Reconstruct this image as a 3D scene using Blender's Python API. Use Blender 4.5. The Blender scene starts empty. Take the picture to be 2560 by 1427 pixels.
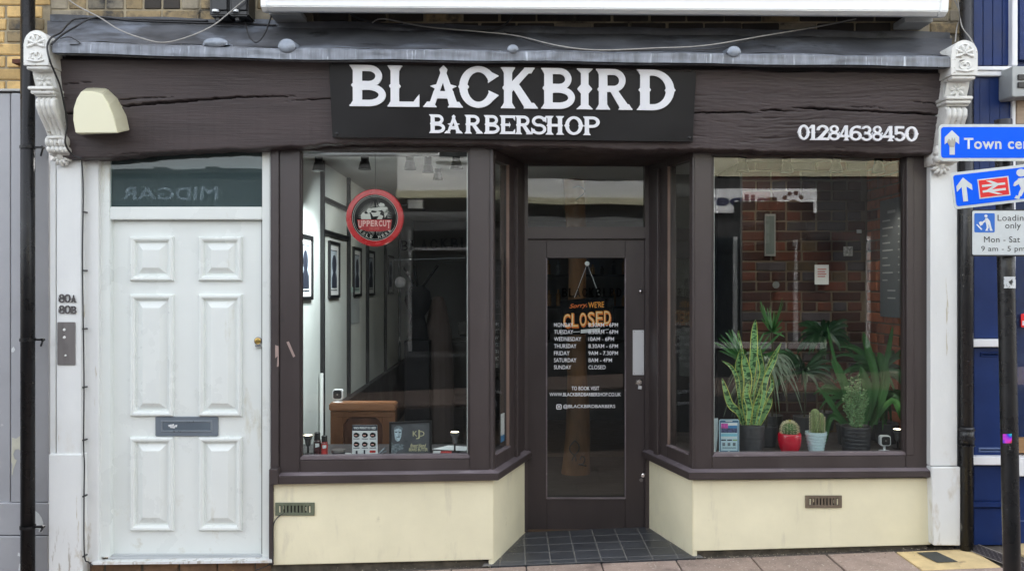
import bpy, bmesh, math, random
import numpy as np
from mathutils import Vector, Matrix, noise
random.seed(7)
R = math.radians
SC = bpy.context.scene
COL = SC.collection

# ------------------------------------------------------------------ camera, sky, sun, exposure
CAM_D, CAM_Z, FPX = 5.0, 1.64, 2090.0
cam = bpy.data.cameras.new('camera'); cam.sensor_width = 36; cam.lens = FPX / 2560 * 36
cam.clip_end = 500; cam.clip_start = .05
co = bpy.data.objects.new('camera', cam); COL.objects.link(co)
co.location = (0, -CAM_D, CAM_Z); co.rotation_euler = (R(90), 0, 0); SC.camera = co

wd = bpy.data.worlds.new('World'); SC.world = wd; wd.use_nodes = True
nt = wd.node_tree; nt.nodes.clear()
wo = nt.nodes.new('ShaderNodeOutputWorld'); bg = nt.nodes.new('ShaderNodeBackground')
sky = nt.nodes.new('ShaderNodeTexSky'); sky.sky_type = 'NISHITA'; sky.sun_disc = False
SUN_EL, SUN_AZ = 44, 18            # degrees: the sun stands behind the shop, so its front is in open shade
sky.sun_elevation = R(SUN_EL); sky.sun_rotation = R(SUN_AZ); sky.dust_density = 4; sky.air_density = 1.0; sky.ozone_density = .6
hs = nt.nodes.new('ShaderNodeHueSaturation'); hs.inputs['Saturation'].default_value = .27
nt.links.new(sky.outputs[0], hs.inputs['Color']); nt.links.new(hs.outputs[0], bg.inputs[0])
bg.inputs[1].default_value = .13
nt.links.new(bg.outputs[0], wo.inputs[0])
sl = bpy.data.lights.new('sun', 'SUN'); sl.energy = 2.2; sl.angle = R(.5); sl.color = (1, .96, .9)
so = bpy.data.objects.new('sun', sl); COL.objects.link(so)
az = R(SUN_AZ); el = R(SUN_EL)
sd = Vector((math.sin(az) * math.cos(el), math.cos(az) * math.cos(el), math.sin(el)))
so.rotation_euler = (-sd).to_track_quat('-Z', 'Y').to_euler(); so.location = (0, -6, 12)
vs = SC.view_settings; vs.view_transform = 'Standard'; vs.look = 'None'; vs.exposure = 2.74; vs.gamma = 1
vs.use_curve_mapping = False
SC.cycles.max_bounces = 10; SC.cycles.transparent_max_bounces = 16; SC.cycles.glossy_bounces = 4
SC.cycles.use_denoising = True; SC.cycles.sample_clamp_indirect = 6
SC.cycles.caustics_reflective = False; SC.cycles.caustics_refractive = False

# ------------------------------------------------------------------ helpers
def P(px, py, y=0.0):
    "point of the place seen at photo pixel (px, py), standing at depth y"
    s = (CAM_D + y) / FPX
    return Vector(((px - 1280) * s, y, CAM_Z + (713.5 - py) * s))
def GZ(x):                                   # the street climbs gently to the east
    return -.028 + .04 * max(-8, min(8, x))

class MB:
    def __init__(s): s.v = []; s.f = []; s.uv = []
    def add(s, vs_, fs):
        o = len(s.v); s.v += [tuple(a) for a in vs_]; s.f += [tuple(i + o for i in f) for f in fs]; return s
    def box(s, x0, x1, y0, y1, z0, z1):
        return s.add([(x0,y0,z0),(x1,y0,z0),(x1,y1,z0),(x0,y1,z0),(x0,y0,z1),(x1,y0,z1),(x1,y1,z1),(x0,y1,z1)],
                     [(0,1,5,4),(1,2,6,5),(2,3,7,6),(3,0,4,7),(4,5,6,7),(3,2,1,0)])
    def prism(s, pts, y0, y1):               # pts (x,z), clockwise or not; y0 = front
        n = len(pts)
        a = sum(pts[i][0]*pts[(i+1)%n][1]-pts[(i+1)%n][0]*pts[i][1] for i in range(n))
        if a < 0: pts = pts[::-1]
        v = [(x,y0,z) for x,z in pts]+[(x,y1,z) for x,z in pts]
        f = [tuple(range(n)), tuple(range(2*n-1,n-1,-1))]
        for i in range(n):
            j=(i+1)%n; f.append((i,n+i,n+j,j))
        return s.add(v,f)
    def pp(s, pts, y0, y1):                  # the same from photo pixels at depth y0
        return s.prism([(P(a,b,y0).x, P(a,b,y0).z) for a,b in pts], y0, y1)
    def pr(s, x0, y0, x1, y1, d0, d1):       # pixel rectangle
        return s.pp([(x0,y0),(x1,y0),(x1,y1),(x0,y1)], d0, d1)
    def seg(s, p0, p1, z0, z1, th, off=0, t0=0, t1=1, z0b=None, z1b=None):
        "upright slab along plan line p0-p1; th = thickness behind, off = how far its face stands forward (side given by n)"
        d = Vector((p1[0]-p0[0], p1[1]-p0[1])); n = Vector((d.y, -d.x)).normalized()
        if n.y > 0: n = -n
        a = Vector(p0[:2]) + d*t0; b = Vector(p0[:2]) + d*t1
        z0b = z0 if z0b is None else z0b; z1b = z1 if z1b is None else z1b
        af = a+n*off; bf = b+n*off; ab = a-n*th; bb = b-n*th
        return s.add([(af.x,af.y,z0),(bf.x,bf.y,z0b),(bb.x,bb.y,z0b),(ab.x,ab.y,z0),(af.x,af.y,z1),(bf.x,bf.y,z1b),(bb.x,bb.y,z1b),(ab.x,ab.y,z1)],
                     [(0,1,5,4),(1,2,6,5),(2,3,7,6),(3,0,4,7),(4,5,6,7),(3,2,1,0)])
    def tube(s, pts, r, n=8, r1=None, cap=True):
        pts = [Vector(p) for p in pts]; m = len(pts); rings = []; r1 = r if r1 is None else r1
        up = Vector((.13,.31,.94)).normalized()
        vv = []
        for i,p in enumerate(pts):
            t = (pts[min(i+1,m-1)]-pts[max(i-1,0)]).normalized()
            a = t.cross(up)
            if a.length < .1: a = t.cross(Vector((1,0,0)))
            a.normalize(); b = t.cross(a); rr = r+(r1-r)*i/max(1,m-1)
            for k in range(n):
                w = 2*math.pi*k/n; vv.append(p+a*math.cos(w)*rr+b*math.sin(w)*rr)
        ff = []
        for i in range(m-1):
            for k in range(n):
                ff.append((i*n+k, i*n+(k+1)%n, (i+1)*n+(k+1)%n, (i+1)*n+k))
        if cap: ff += [tuple(range(n-1,-1,-1)), tuple(range((m-1)*n, m*n))]
        return s.add(vv, ff)
    def lathe(s, prof, c, n=24, axis='z', rib=None, cap=True):
        vv=[]; ff=[]; m=len(prof)
        for i,(r,h) in enumerate(prof):
            for k in range(n):
                w=2*math.pi*k/n; q = r*(rib(w,i/(m-1)) if rib else 1)
                if axis=='z': vv.append((c[0]+q*math.cos(w), c[1]+q*math.sin(w), c[2]+h))
                elif axis=='y': vv.append((c[0]+q*math.cos(w), c[1]-h, c[2]+q*math.sin(w)))
        for i in range(m-1):
            for k in range(n): ff.append((i*n+k, i*n+(k+1)%n, (i+1)*n+(k+1)%n, (i+1)*n+k))
        if cap and prof[0][0] > 1e-4: ff.append(tuple(range(n-1,-1,-1)))
        if cap and prof[-1][0] > 1e-4: ff.append(tuple(range((m-1)*n, m*n)))
        return s.add(vv, ff)
    def blob(s, c, rx, ry, rz, n=10, m=6, rot=0):
        vv=[]; ff=[]; cr,sr=math.cos(rot),math.sin(rot)
        for i in range(m+1):
            a=math.pi*i/m
            for k in range(n):
                w=2*math.pi*k/n; x=rx*math.sin(a)*math.cos(w); y=ry*math.sin(a)*math.sin(w); z=rz*math.cos(a)
                vv.append((c[0]+x*cr-z*sr, c[1]+y, c[2]+x*sr+z*cr))
        for i in range(m):
            for k in range(n): ff.append((i*n+k,i*n+(k+1)%n,(i+1)*n+(k+1)%n,(i+1)*n+k))
        return s.add(vv,ff)
    def grid(s, fn, nu, nv):
        vv=[fn(i/nu,j/nv) for j in range(nv+1) for i in range(nu+1)]
        ff=[(j*(nu+1)+i, j*(nu+1)+i+1, (j+1)*(nu+1)+i+1, (j+1)*(nu+1)+i) for j in range(nv) for i in range(nu)]
        return s.add(vv,ff)
    def build(s, name, mat, parent=None, bevel=0, smooth=False, seg=1, uv=None, fix=True):
        me = bpy.data.meshes.new(name)
        o = bpy.data.objects.new(name, me); COL.objects.link(o)
        v = s.v; loc = Vector((0,0,0))
        if parent is None:
            xs=[a[0] for a in v]; ys=[a[1] for a in v]; zs=[a[2] for a in v]
            loc = Vector(((min(xs)+max(xs))/2,(min(ys)+max(ys))/2,min(zs)))
            v = [(a[0]-loc.x,a[1]-loc.y,a[2]-loc.z) for a in v]
            o.location = loc
        me.from_pydata(v, [], s.f)
        if bevel or fix:
            bm = bmesh.new(); bm.from_mesh(me)
            if fix: bmesh.ops.recalc_face_normals(bm, faces=bm.faces)
            if bevel: bmesh.ops.bevel(bm, geom=[e for e in bm.edges if e.is_manifold and e.calc_face_angle(0)>.5], offset=bevel, segments=seg, affect='EDGES', clamp_overlap=True)
            bm.to_mesh(me); bm.free()
        me.materials.append(mat)
        if smooth: me.polygons.foreach_set('use_smooth', [True]*len(me.polygons))
        if uv:
            l = me.uv_layers.new(name='UVMap')
            for lp in me.loops: l.data[lp.index].uv = uv[lp.vertex_index]
        if parent is not None: attach(o, parent)
        return o

def attach(o, parent):
    o.parent = parent
    base = WLOC.get(parent.name, Vector((0,0,0)))
    o.matrix_parent_inverse = Matrix.Translation(-base)
    return o
WLOC = {}
def tag(o, label=None, cat=None, group=None, kind=None):
    if label: o['label']=label
    if cat: o['category']=cat
    if group: o['group']=group
    if kind: o['kind']=kind
    if o.parent is None: WLOC[o.name] = o.location.copy()
    return o
def thing(name, label, cat, loc=(0,0,0), group=None, kind=None):
    o = bpy.data.objects.new(name, None); COL.objects.link(o); o.location = loc; o.empty_display_size=.05
    return tag(o, label, cat, group, kind)
def copy_tree(o, parent=None):
    c=o.copy(); COL.objects.link(c)
    if parent is not None:
        inv=o.matrix_parent_inverse.copy(); c.parent=parent; c.matrix_parent_inverse=inv
    for ch in list(o.children): copy_tree(ch,c)
    return c
def meshobj(name, me, mat, parent=None):
    o=bpy.data.objects.new(name, me); COL.objects.link(o)
    if mat is not None and not me.materials: me.materials.append(mat)
    if parent is not None: attach(o,parent)
    return o

# ------------------------------------------------------------------ materials
def lin(c): return tuple(((v/255)/12.92 if v/255<=.04045 else ((v/255+.055)/1.055)**2.4) for v in c)
MATS={}
def M(name, col, rough=.6, metal=0, spec=.5, var=.12, vs=3.0, stretch=(1,1,1), bump=0., bs=80, rvar=.1, spots=None, emit=None, rnd=0, coat=0, detail=6, bstretch=None):
    "col linear rgb. var: low-frequency value variation; spots=(col, scale, threshold[, softness, stretch]) worn or dirty patches"
    if name in MATS: return MATS[name]
    m=bpy.data.materials.new(name); m.use_nodes=True; t=m.node_tree; N=t.nodes; L=t.links
    b=N['Principled BSDF']; b.inputs['Roughness'].default_value=rough; b.inputs['Metallic'].default_value=metal
    b.inputs['Specular IOR Level'].default_value=spec
    if coat: b.inputs['Coat Weight'].default_value=coat; b.inputs['Coat Roughness'].default_value=.15
    g=N.new('ShaderNodeNewGeometry')
    def mapped(st):
        mp=N.new('ShaderNodeMapping'); mp.inputs['Scale'].default_value=st; L.new(g.outputs['Position'],mp.inputs[0]); return mp.outputs[0]
    def noise_(sc,st=(1,1,1),det=detail,ro=.6):
        n=N.new('ShaderNodeTexNoise'); n.inputs['Scale'].default_value=sc; n.inputs['Detail'].default_value=det; n.inputs['Roughness'].default_value=ro
        L.new(mapped(st),n.inputs['Vector']); return n.outputs['Fac']
    c=N.new('ShaderNodeRGB'); c.outputs[0].default_value=(*col,1); cur=c.outputs[0]
    if var or rnd:
        n=noise_(vs,stretch); mr=N.new('ShaderNodeMapRange'); L.new(n,mr.inputs[0]); mr.inputs[1].default_value=.3; mr.inputs[2].default_value=.7
        mr.inputs[3].default_value=1-var; mr.inputs[4].default_value=1+var; val=mr.outputs[0]
        if rnd:
            oi=N.new('ShaderNodeObjectInfo'); m2=N.new('ShaderNodeMapRange'); L.new(oi.outputs['Random'],m2.inputs[0]); m2.inputs[3].default_value=1-rnd; m2.inputs[4].default_value=1+rnd
            mm=N.new('ShaderNodeMath'); mm.operation='MULTIPLY'; L.new(val,mm.inputs[0]); L.new(m2.outputs[0],mm.inputs[1]); val=mm.outputs[0]
        h=N.new('ShaderNodeHueSaturation'); L.new(cur,h.inputs['Color']); L.new(val,h.inputs['Value']); cur=h.outputs[0]
        r2=N.new('ShaderNodeMapRange'); L.new(n,r2.inputs[0]); r2.inputs[1].default_value=.3; r2.inputs[2].default_value=.7
        r2.inputs[3].default_value=max(.02,rough-rvar); r2.inputs[4].default_value=min(1,rough+rvar); L.new(r2.outputs[0],b.inputs['Roughness'])
    for sp in (spots or []):
        scol,ssc,th=sp[:3]; soft=sp[3] if len(sp)>3 else .04; sst=sp[4] if len(sp)>4 else (1,1,1)
        n=noise_(ssc,sst,8,.65); mr=N.new('ShaderNodeMapRange'); L.new(n,mr.inputs[0]); mr.inputs[1].default_value=th; mr.inputs[2].default_value=th+soft
        fac=mr.outputs[0]
        if len(sp)>5:                       # limit to a height band (z0 full, z1 none): splash dirt, peeling
            sx=N.new('ShaderNodeSeparateXYZ'); L.new(g.outputs['Position'],sx.inputs[0]); mz=N.new('ShaderNodeMapRange')
            L.new(sx.outputs['Z'],mz.inputs[0]); mz.inputs[1].default_value=sp[5][0]; mz.inputs[2].default_value=sp[5][1]; mz.inputs[3].default_value=1; mz.inputs[4].default_value=0
            mm=N.new('ShaderNodeMath'); mm.operation='MULTIPLY'; L.new(fac,mm.inputs[0]); L.new(mz.outputs[0],mm.inputs[1]); fac=mm.outputs[0]
        mx=N.new('ShaderNodeMix'); mx.data_type='RGBA'; L.new(fac,mx.inputs[0]); L.new(cur,mx.inputs[6]); mx.inputs[7].default_value=(*scol,1); cur=mx.outputs[2]
    L.new(cur,b.inputs['Base Color'])
    if bump:
        n=noise_(bs,bstretch or stretch,8,.7); bp=N.new('ShaderNodeBump'); bp.inputs['Strength'].default_value=bump; bp.inputs['Distance'].default_value=.004
        L.new(n,bp.inputs['Height']); L.new(bp.outputs[0],b.inputs['Normal'])
    if emit: b.inputs['Emission Color'].default_value=(*emit[0],1); b.inputs['Emission Strength'].default_value=emit[1]
    MATS[name]=m; return m

def glass_mat(name, tint=(.93,.95,.94), wav=.02, wsc=1.6, boost=1.0):
    m=bpy.data.materials.new(name); m.use_nodes=True; t=m.node_tree; N=t.nodes; L=t.links; N.clear()
    o=N.new('ShaderNodeOutputMaterial'); mx=N.new('ShaderNodeMixShader'); tr=N.new('ShaderNodeBsdfTransparent'); gl=N.new('ShaderNodeBsdfGlossy')
    tr.inputs[0].default_value=(*tint,1); gl.inputs['Roughness'].default_value=0.0
    lw=N.new('ShaderNodeLayerWeight'); pw=N.new('ShaderNodeMath'); pw.operation='POWER'; L.new(lw.outputs['Facing'],pw.inputs[0]); pw.inputs[1].default_value=5
    ml=N.new('ShaderNodeMath'); ml.operation='MULTIPLY_ADD'; L.new(pw.outputs[0],ml.inputs[0]); ml.inputs[1].default_value=.93; ml.inputs[2].default_value=.05*boost
    L.new(ml.outputs[0],mx.inputs[0]); L.new(tr.outputs[0],mx.inputs[1]); L.new(gl.outputs[0],mx.inputs[2]); L.new(mx.outputs[0],o.inputs[0])
    g=N.new('ShaderNodeNewGeometry'); n=N.new('ShaderNodeTexNoise'); n.inputs['Scale'].default_value=wsc; n.inputs['Detail'].default_value=1
    L.new(g.outputs['Position'],n.inputs['Vector']); bp=N.new('ShaderNodeBump'); bp.inputs['Strength'].default_value=wav; bp.inputs['Distance'].default_value=.1
    L.new(n.outputs['Fac'],bp.inputs['Height']); L.new(bp.outputs[0],gl.inputs['Normal'])
    return m

brown = M('brown_paint', (.050,.039,.038), rough=.42, var=.12, vs=5, bump=.12, bs=120, stretch=(1,1,.25), spots=[((.11,.09,.09),22,.68,.04),((.022,.019,.02),3,.64,.12),((.30,.25,.23),48,.755,.01)])
brown_sill = M('weathered_brown_sill', (.15,.125,.135), rough=.5, var=.25, vs=9, stretch=(.4,1,1), bump=.3, bs=60, spots=[((.28,.25,.26),14,.60,.1,(.3,1,1))])
beam_m = M('old_beam_paint', (.064,.050,.051), rough=.55, var=.2, vs=6, stretch=(.35,1,2.2), bump=.8, bs=52, bstretch=(.10,1,2.2), spots=[((.11,.075,.075),9,.66,.12,(.5,1,1.5)),((.022,.019,.02),2.6,.66,.12,(.5,1,1))])
black_board = M('black_sign_board', (.012,.012,.013), rough=.42, var=.15, vs=2, bump=.05, bs=200)
letter_white = M('white_acrylic_letter', (.86,.88,.92), rough=.35, var=.03)
cream = M('cream_render_paint', (.80,.75,.54), rough=.65, var=.07, vs=2.2, bump=.25, bs=18, spots=[((.46,.41,.27),7,.66,.14),((.58,.52,.38),12,.54,.2,(1,1,.3),(-.12,.12)),((.22,.19,.14),30,.72,.02),((.64,.59,.44),5,.60,.14,(1.4,1,.3))])
white_paint = M('white_gloss_paint', (.75,.77,.75), rough=.35, var=.04, vs=3, bump=.08, bs=40, spots=[((.42,.38,.30),9,.64,.10,(1,1,.4),(.0,.5)),((.45,.43,.38),26,.73,.03)])
white_pil = M('white_pilaster_paint', (.73,.745,.735), rough=.45, var=.05, vs=4, bump=.35, bs=24, stretch=(1,1,.5), spots=[((.46,.40,.30),8,.55,.12,(1,1,.5),(-.1,.9)),((.30,.26,.20),16,.55,.05,(1.5,1,.3),(-.1,.25)),((.50,.46,.36),10,.66,.02,(3,1,.15)),((.36,.33,.29),30,.74,.02)])
white_ornate = M('white_plaster_corbel', (.70,.70,.67), rough=.5, var=.1, vs=14, bump=.5, bs=60, spots=[((.26,.22,.17),30,.60,.08)])
upvc = M('white_door_paint', (.745,.78,.755), rough=.3, var=.03, vs=2, spots=[((.55,.53,.44),8,.60,.14,(1,1,1),(-.05,.5)),((.40,.39,.35),34,.745,.02,(1,1,.5)),((.62,.62,.54),5,.64,.1,(1,1,.3))])
grey_paint = M('grey_facade_paint', (.36,.365,.385), rough=.5, var=.06, vs=3, bump=.25, bs=30, spots=[((.63,.63,.61),9,.685,.008,(1,1,.8),(.0,1.6)),((.60,.58,.42),3.2,.67,.006,(1.2,1,.8),(.2,1.6)),((.6,.6,.6),38,.76,.01)])
grey_dark = M('grey_groove', (.17,.17,.18), rough=.7)
lead = M('lead_nose', (.185,.20,.228), rough=.5, metal=.3, var=.4, vs=22, stretch=(1,1,.12), bump=.25, bs=40, spots=[((.46,.50,.56),30,.58,.12,(1.4,1,.10)),((.10,.11,.13),5,.62,.12)])
lead_dark = M('lead_roof', (.080,.084,.094), rough=.6, metal=.2, var=.45, vs=6, stretch=(.6,1,1), bump=.6, bs=12, spots=[((.20,.225,.27),3.2,.53,.16,(.5,1,1)),((.015,.016,.018),5,.60,.1,(.6,1,1)),((.5,.5,.48),36,.745,.02)])
mortar = M('old_mortar', (.33,.28,.19), rough=.9, var=.35, vs=8, bump=.6, bs=60, spots=[((.06,.055,.045),2.0,.50,.1)])
mortar_dark = M('sooty_mortar', (.12,.105,.08), rough=.9, var=.4, vs=8, bump=.6, bs=60)
def brickmat(n,c,sp=None): return M(n,c,rough=.88,var=.25,vs=14,rnd=.28,bump=.8,bs=70,spots=sp or [((.05,.045,.04),9,.58,.12)])
bk_yellow = brickmat('yellow_stock_brick',(.56,.38,.16),[((.30,.18,.07),10,.60,.1),((.12,.10,.07),18,.68,.05)])
bk_grey = brickmat('weathered_grey_brick',(.24,.21,.155),[((.05,.047,.043),7,.52,.15),((.42,.38,.30),22,.66,.04)])
bk_buff = brickmat('stained_buff_brick',(.29,.22,.12),[((.06,.055,.048),8,.50,.15),((.45,.40,.30),25,.68,.04)])
bk_soot = brickmat('soot_black_brick',(.038,.033,.028),[((.09,.075,.05),8,.60,.15),((.3,.27,.2),34,.72,.03)])
bk_red_lit = brickmat('lamplit_red_brick',(.24,.075,.035),[((.12,.045,.025),9,.62,.1)])
bk_red2_lit = brickmat('lamplit_dark_brick',(.12,.038,.024),[((.05,.02,.015),9,.60,.1)])
bk_blue = brickmat('burnt_blue_brick',(.055,.045,.05))
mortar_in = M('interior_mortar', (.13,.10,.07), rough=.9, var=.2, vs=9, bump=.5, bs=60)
black_pipe = M('black_cast_pipe', (.008,.008,.009), spec=.3, rough=.3, var=.2, vs=10, bump=.2, bs=50)
black_pipe2 = M('chipped_black_pipe', (.013,.013,.014), rough=.3, var=.2, vs=10, bump=.4, bs=40, spots=[((.20,.20,.19),16,.66,.03,(1,1,.5)),((.33,.31,.27),24,.64,.04,(1,1,.7),(.0,.7))])
black_pl = M('black_plastic', (.012,.012,.013), rough=.4, var=.05)
cablem = M('black_cable', (.02,.02,.022), rough=.45, var=.1)
cablew = M('pale_cable', (.30,.29,.27), rough=.5, var=.2, vs=20)
awn_m = M('white_awning_casing', (.88,.90,.90), rough=.35, var=.02, vs=2, spots=[((.55,.55,.52),14,.66,.1,(1,1,.3))])
awn_dirty = M('awning_underside', (.42,.43,.42), rough=.6, var=.15, vs=10)
alarm_m = M('cream_alarm_plastic', (.68,.655,.47), rough=.35, var=.02)
steel = M('brushed_steel', (.22,.205,.20), rough=.4, metal=.7, var=.12, vs=30, stretch=(1,1,.1))
silver = M('satin_aluminium', (.66,.68,.70), rough=.35, metal=.35, var=.03)
chrome = M('chrome', (.75,.74,.72), rough=.18, metal=1, var=0)
brass = M('brass', (.55,.38,.12), rough=.3, metal=.9, var=0)
letterbox_m = M('grey_letterbox', (.17,.20,.235), rough=.35, metal=.2, var=.05)
vent_g = M('olive_vent_metal', (.13,.15,.10), rough=.6, var=.2, vs=20, bump=.2)
vent_b = M('brown_vent_metal', (.15,.115,.08), rough=.6, var=.2, vs=20, bump=.2)
vent_in = M('vent_inside_dark', (.015,.014,.012), rough=.8)
tile_m = M('slate_floor_tile', (.050,.054,.062), rough=.42, var=.25, vs=9, rnd=.16, bump=.2, bs=40, spots=[((.11,.105,.09),6,.62,.1),((.02,.02,.02),5,.66,.05)])
grout = M('pale_grout', (.18,.175,.165), rough=.85, var=.25, vs=18)
slab_m = M('pink_paving_slab', (.33,.25,.21), rough=.85, var=.2, vs=9, rnd=.10, bump=.6, bs=90, spots=[((.55,.48,.40),70,.60,.03),((.12,.09,.075),46,.62,.05),((.20,.15,.13),3,.60,.1)])
slab_y = M('sand_paving_slab', (.60,.46,.24), rough=.85, var=.15, vs=10, rnd=.1, bump=.6, bs=70, spots=[((.30,.22,.13),9,.60,.1)])
joint_m = M('paving_joint', (.10,.085,.07), rough=.95, var=.4, vs=20, bump=.6, bs=60)
asphalt = M('road_asphalt', (.055,.054,.053), rough=.85, var=.2, vs=5, bump=.6, bs=90)
dirt_m = M('dirty_plinth', (.10,.085,.065), rough=.95, var=.5, vs=16, bump=.8, bs=60, spots=[((.30,.26,.2),26,.66,.05)])
sb_blue = M('road_sign_blue', (.0,.115,.90), rough=.4, spec=.15, var=.02)
sb_grey = M('road_sign_border', (.60,.64,.63), rough=.35, var=.05, vs=20)
sb_white = M('reflective_white', (.62,.66,.67), rough=.4, var=.05, vs=30)
sb_black = M('sign_black', (.02,.02,.022), rough=.4, var=0)
sb_red = M('sign_red', (.72,.015,.02), rough=.35, var=.02)
sb_smudge = M('sign_smudge', (.38,.37,.33), rough=.6, var=.2, vs=40)
navy = M('navy_shopfront_paint', (.005,.023,.11), rough=.4, spec=.3, var=.15, vs=6, bump=.15, bs=40, spots=[((.02,.06,.22),7,.66,.12,(1,1,.3)),((.10,.14,.30),40,.76,.01)])
blue_white = M('blue_shop_white_trim', (.74,.75,.77), rough=.4, var=.05, bump=.2, bs=30)
wood_m = M('warm_wood', (.30,.17,.075), rough=.5, var=.25, vs=7, stretch=(.3,1,3), bump=.2, bs=30)
wood_pale = M('pale_timber', (.36,.27,.19), rough=.6, var=.25, vs=7, stretch=(.3,1,3))
pine = M('waxed_pine', (.15,.062,.026), rough=.38, var=.3, vs=7, stretch=(1.5,1,.25), bump=.2, bs=40, bstretch=(2,1,.2), spots=[((.07,.028,.012),7,.66,.08)])
pine_edge = M('waxed_pine_top', (.20,.085,.036), rough=.35, var=.3, vs=9, stretch=(.25,1,1.5), spots=[((.08,.03,.015),8,.66,.08)])
log_m = M('bare_tree_trunk', (.135,.066,.026), rough=.6, var=.5, vs=5, stretch=(1,1,.3), bump=.3, bs=30, spots=[((.10,.045,.02),5,.58,.08,(1,1,.35))])
room_white = M('interior_white_wall', (.66,.70,.68), rough=.7, var=.04, vs=2, bump=.1, bs=20)
room_ceiling = M('interior_ceiling', (.50,.50,.50), rough=.8, var=.04)
room_dark = M('dark_interior_paint', (.03,.03,.034), rough=.6, var=.2, vs=3)
dado_m = M('dark_dado_panel', (.022,.021,.024), rough=.5, var=.2, vs=3)
floor_m = M('dark_wood_floor', (.085,.055,.035), rough=.35, var=.3, vs=4, stretch=(1,6,1))
frame_blk = M('black_frame', (.010,.010,.011), rough=.4, var=0)
paper = M('white_paper', (.72,.74,.75), rough=.7, var=.03)
paper_mint = M('mint_paper', (.45,.60,.58), rough=.7, var=.05)
paper_yel = M('yellow_paper', (.62,.60,.22), rough=.7, var=.1)
print_dark = M('print_dark', (.025,.03,.05), rough=.6, var=.1)
print_grey = M('print_grey', (.16,.19,.22), rough=.6, var=.35, vs=30)
print_blue = M('print_blue', (.05,.22,.45), rough=.5, var=.2, vs=30)
print_cyan = M('print_cyan', (.22,.55,.68), rough=.5, var=.1)
print_pink = M('print_pink', (.55,.08,.36), rough=.5, var=.4, vs=60)
teal = M('teal_disc_paint', (.08,.30,.30), rough=.5)
ring_red = M('red_disc_rim', (.55,.028,.032), rough=.3, var=.05)
disc_blk = M('disc_black_face', (.018,.02,.024), rough=.3, var=.1)
disc_pale = M('disc_pale_print', (.55,.54,.50), rough=.4, var=.05)
disc_pink = M('disc_pink_print', (.72,.42,.38), rough=.4, var=.05)
orange = M('orange_print', (.95,.36,.035), rough=.45, var=.1, vs=20)
cream_pr = M('cream_print', (.95,.80,.50), rough=.45)
deep_or = M('deep_orange_print', (.80,.17,.02), rough=.45)
gold = M('pale_gold_print', (.62,.58,.36), rough=.45)
red_can = M('red_label', (.50,.05,.045), rough=.35, var=.3, vs=50)
pot_grey = M('charcoal_ribbed_pot', (.050,.050,.054), rough=.55, var=.15, vs=10)
pot_red = M('red_glazed_pot', (.58,.012,.035), rough=.15, var=.03, coat=.6)
pot_white = M('pale_blue_white_pot', (.55,.70,.74), rough=.25, var=.02, coat=.3)
soil = M('potting_soil', (.03,.02,.014), rough=.95, bump=.8, bs=120)
white_pl = M('white_plastic', (.75,.76,.77), rough=.3, var=.01)
bulb_m = M('lit_bulb', (.9,.85,.7), rough=.4, var=0, emit=((1,.86,.62),1.6))
bulb_dim = M('lit_bulb_small', (.9,.85,.7), rough=.4, var=0, emit=((1,.84,.6),.5))
opp_cream = M('opposite_cream_render', (.52,.50,.36), rough=.8, var=.08, vs=1.5, bump=.2)
opp_white = M('opposite_white_render', (.62,.64,.66), rough=.8, var=.05, vs=1.5)
opp_grey = M('opposite_grey_paint', (.20,.21,.22), rough=.7, var=.1)
opp_dark = M('opposite_dark_paint', (.045,.05,.055), rough=.5, var=.15)
opp_slate = M('opposite_slate_blue', (.10,.13,.16), rough=.6, var=.1)
opp_glass = M('opposite_window_glass', (.02,.025,.03), rough=.08, var=0)
cactus_m = M('cactus_green', (.075,.15,.045), rough=.55, var=.2, vs=40)
cactus_y = M('ribbed_cactus_green', (.17,.22,.085), rough=.6, var=.2, vs=40)
spine_m = M('cactus_spine', (.66,.60,.40), rough=.6, var=0)
succ_m = M('succulent_green', (.16,.28,.12), rough=.5, var=.35, vs=60)
leaf_dark = M('dark_leaf', (.018,.058,.022), rough=.4, var=.35, vs=9)
leaf_mid = M('mid_green_leaf', (.035,.125,.030), rough=.4, var=.3, vs=9)
leaf_mid2 = M('deep_green_leaf', (.028,.095,.030), rough=.4, var=.3, vs=9)
leaf_soft = M('striped_palm_leaf', (.17,.22,.15), rough=.45, var=.4, vs=14)
glass = glass_mat('window_glass', wav=.003, boost=.72)
glass_old = glass_mat('old_transom_glass', tint=(.80,.86,.86), wav=.007, wsc=2.2, boost=.62)

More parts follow.
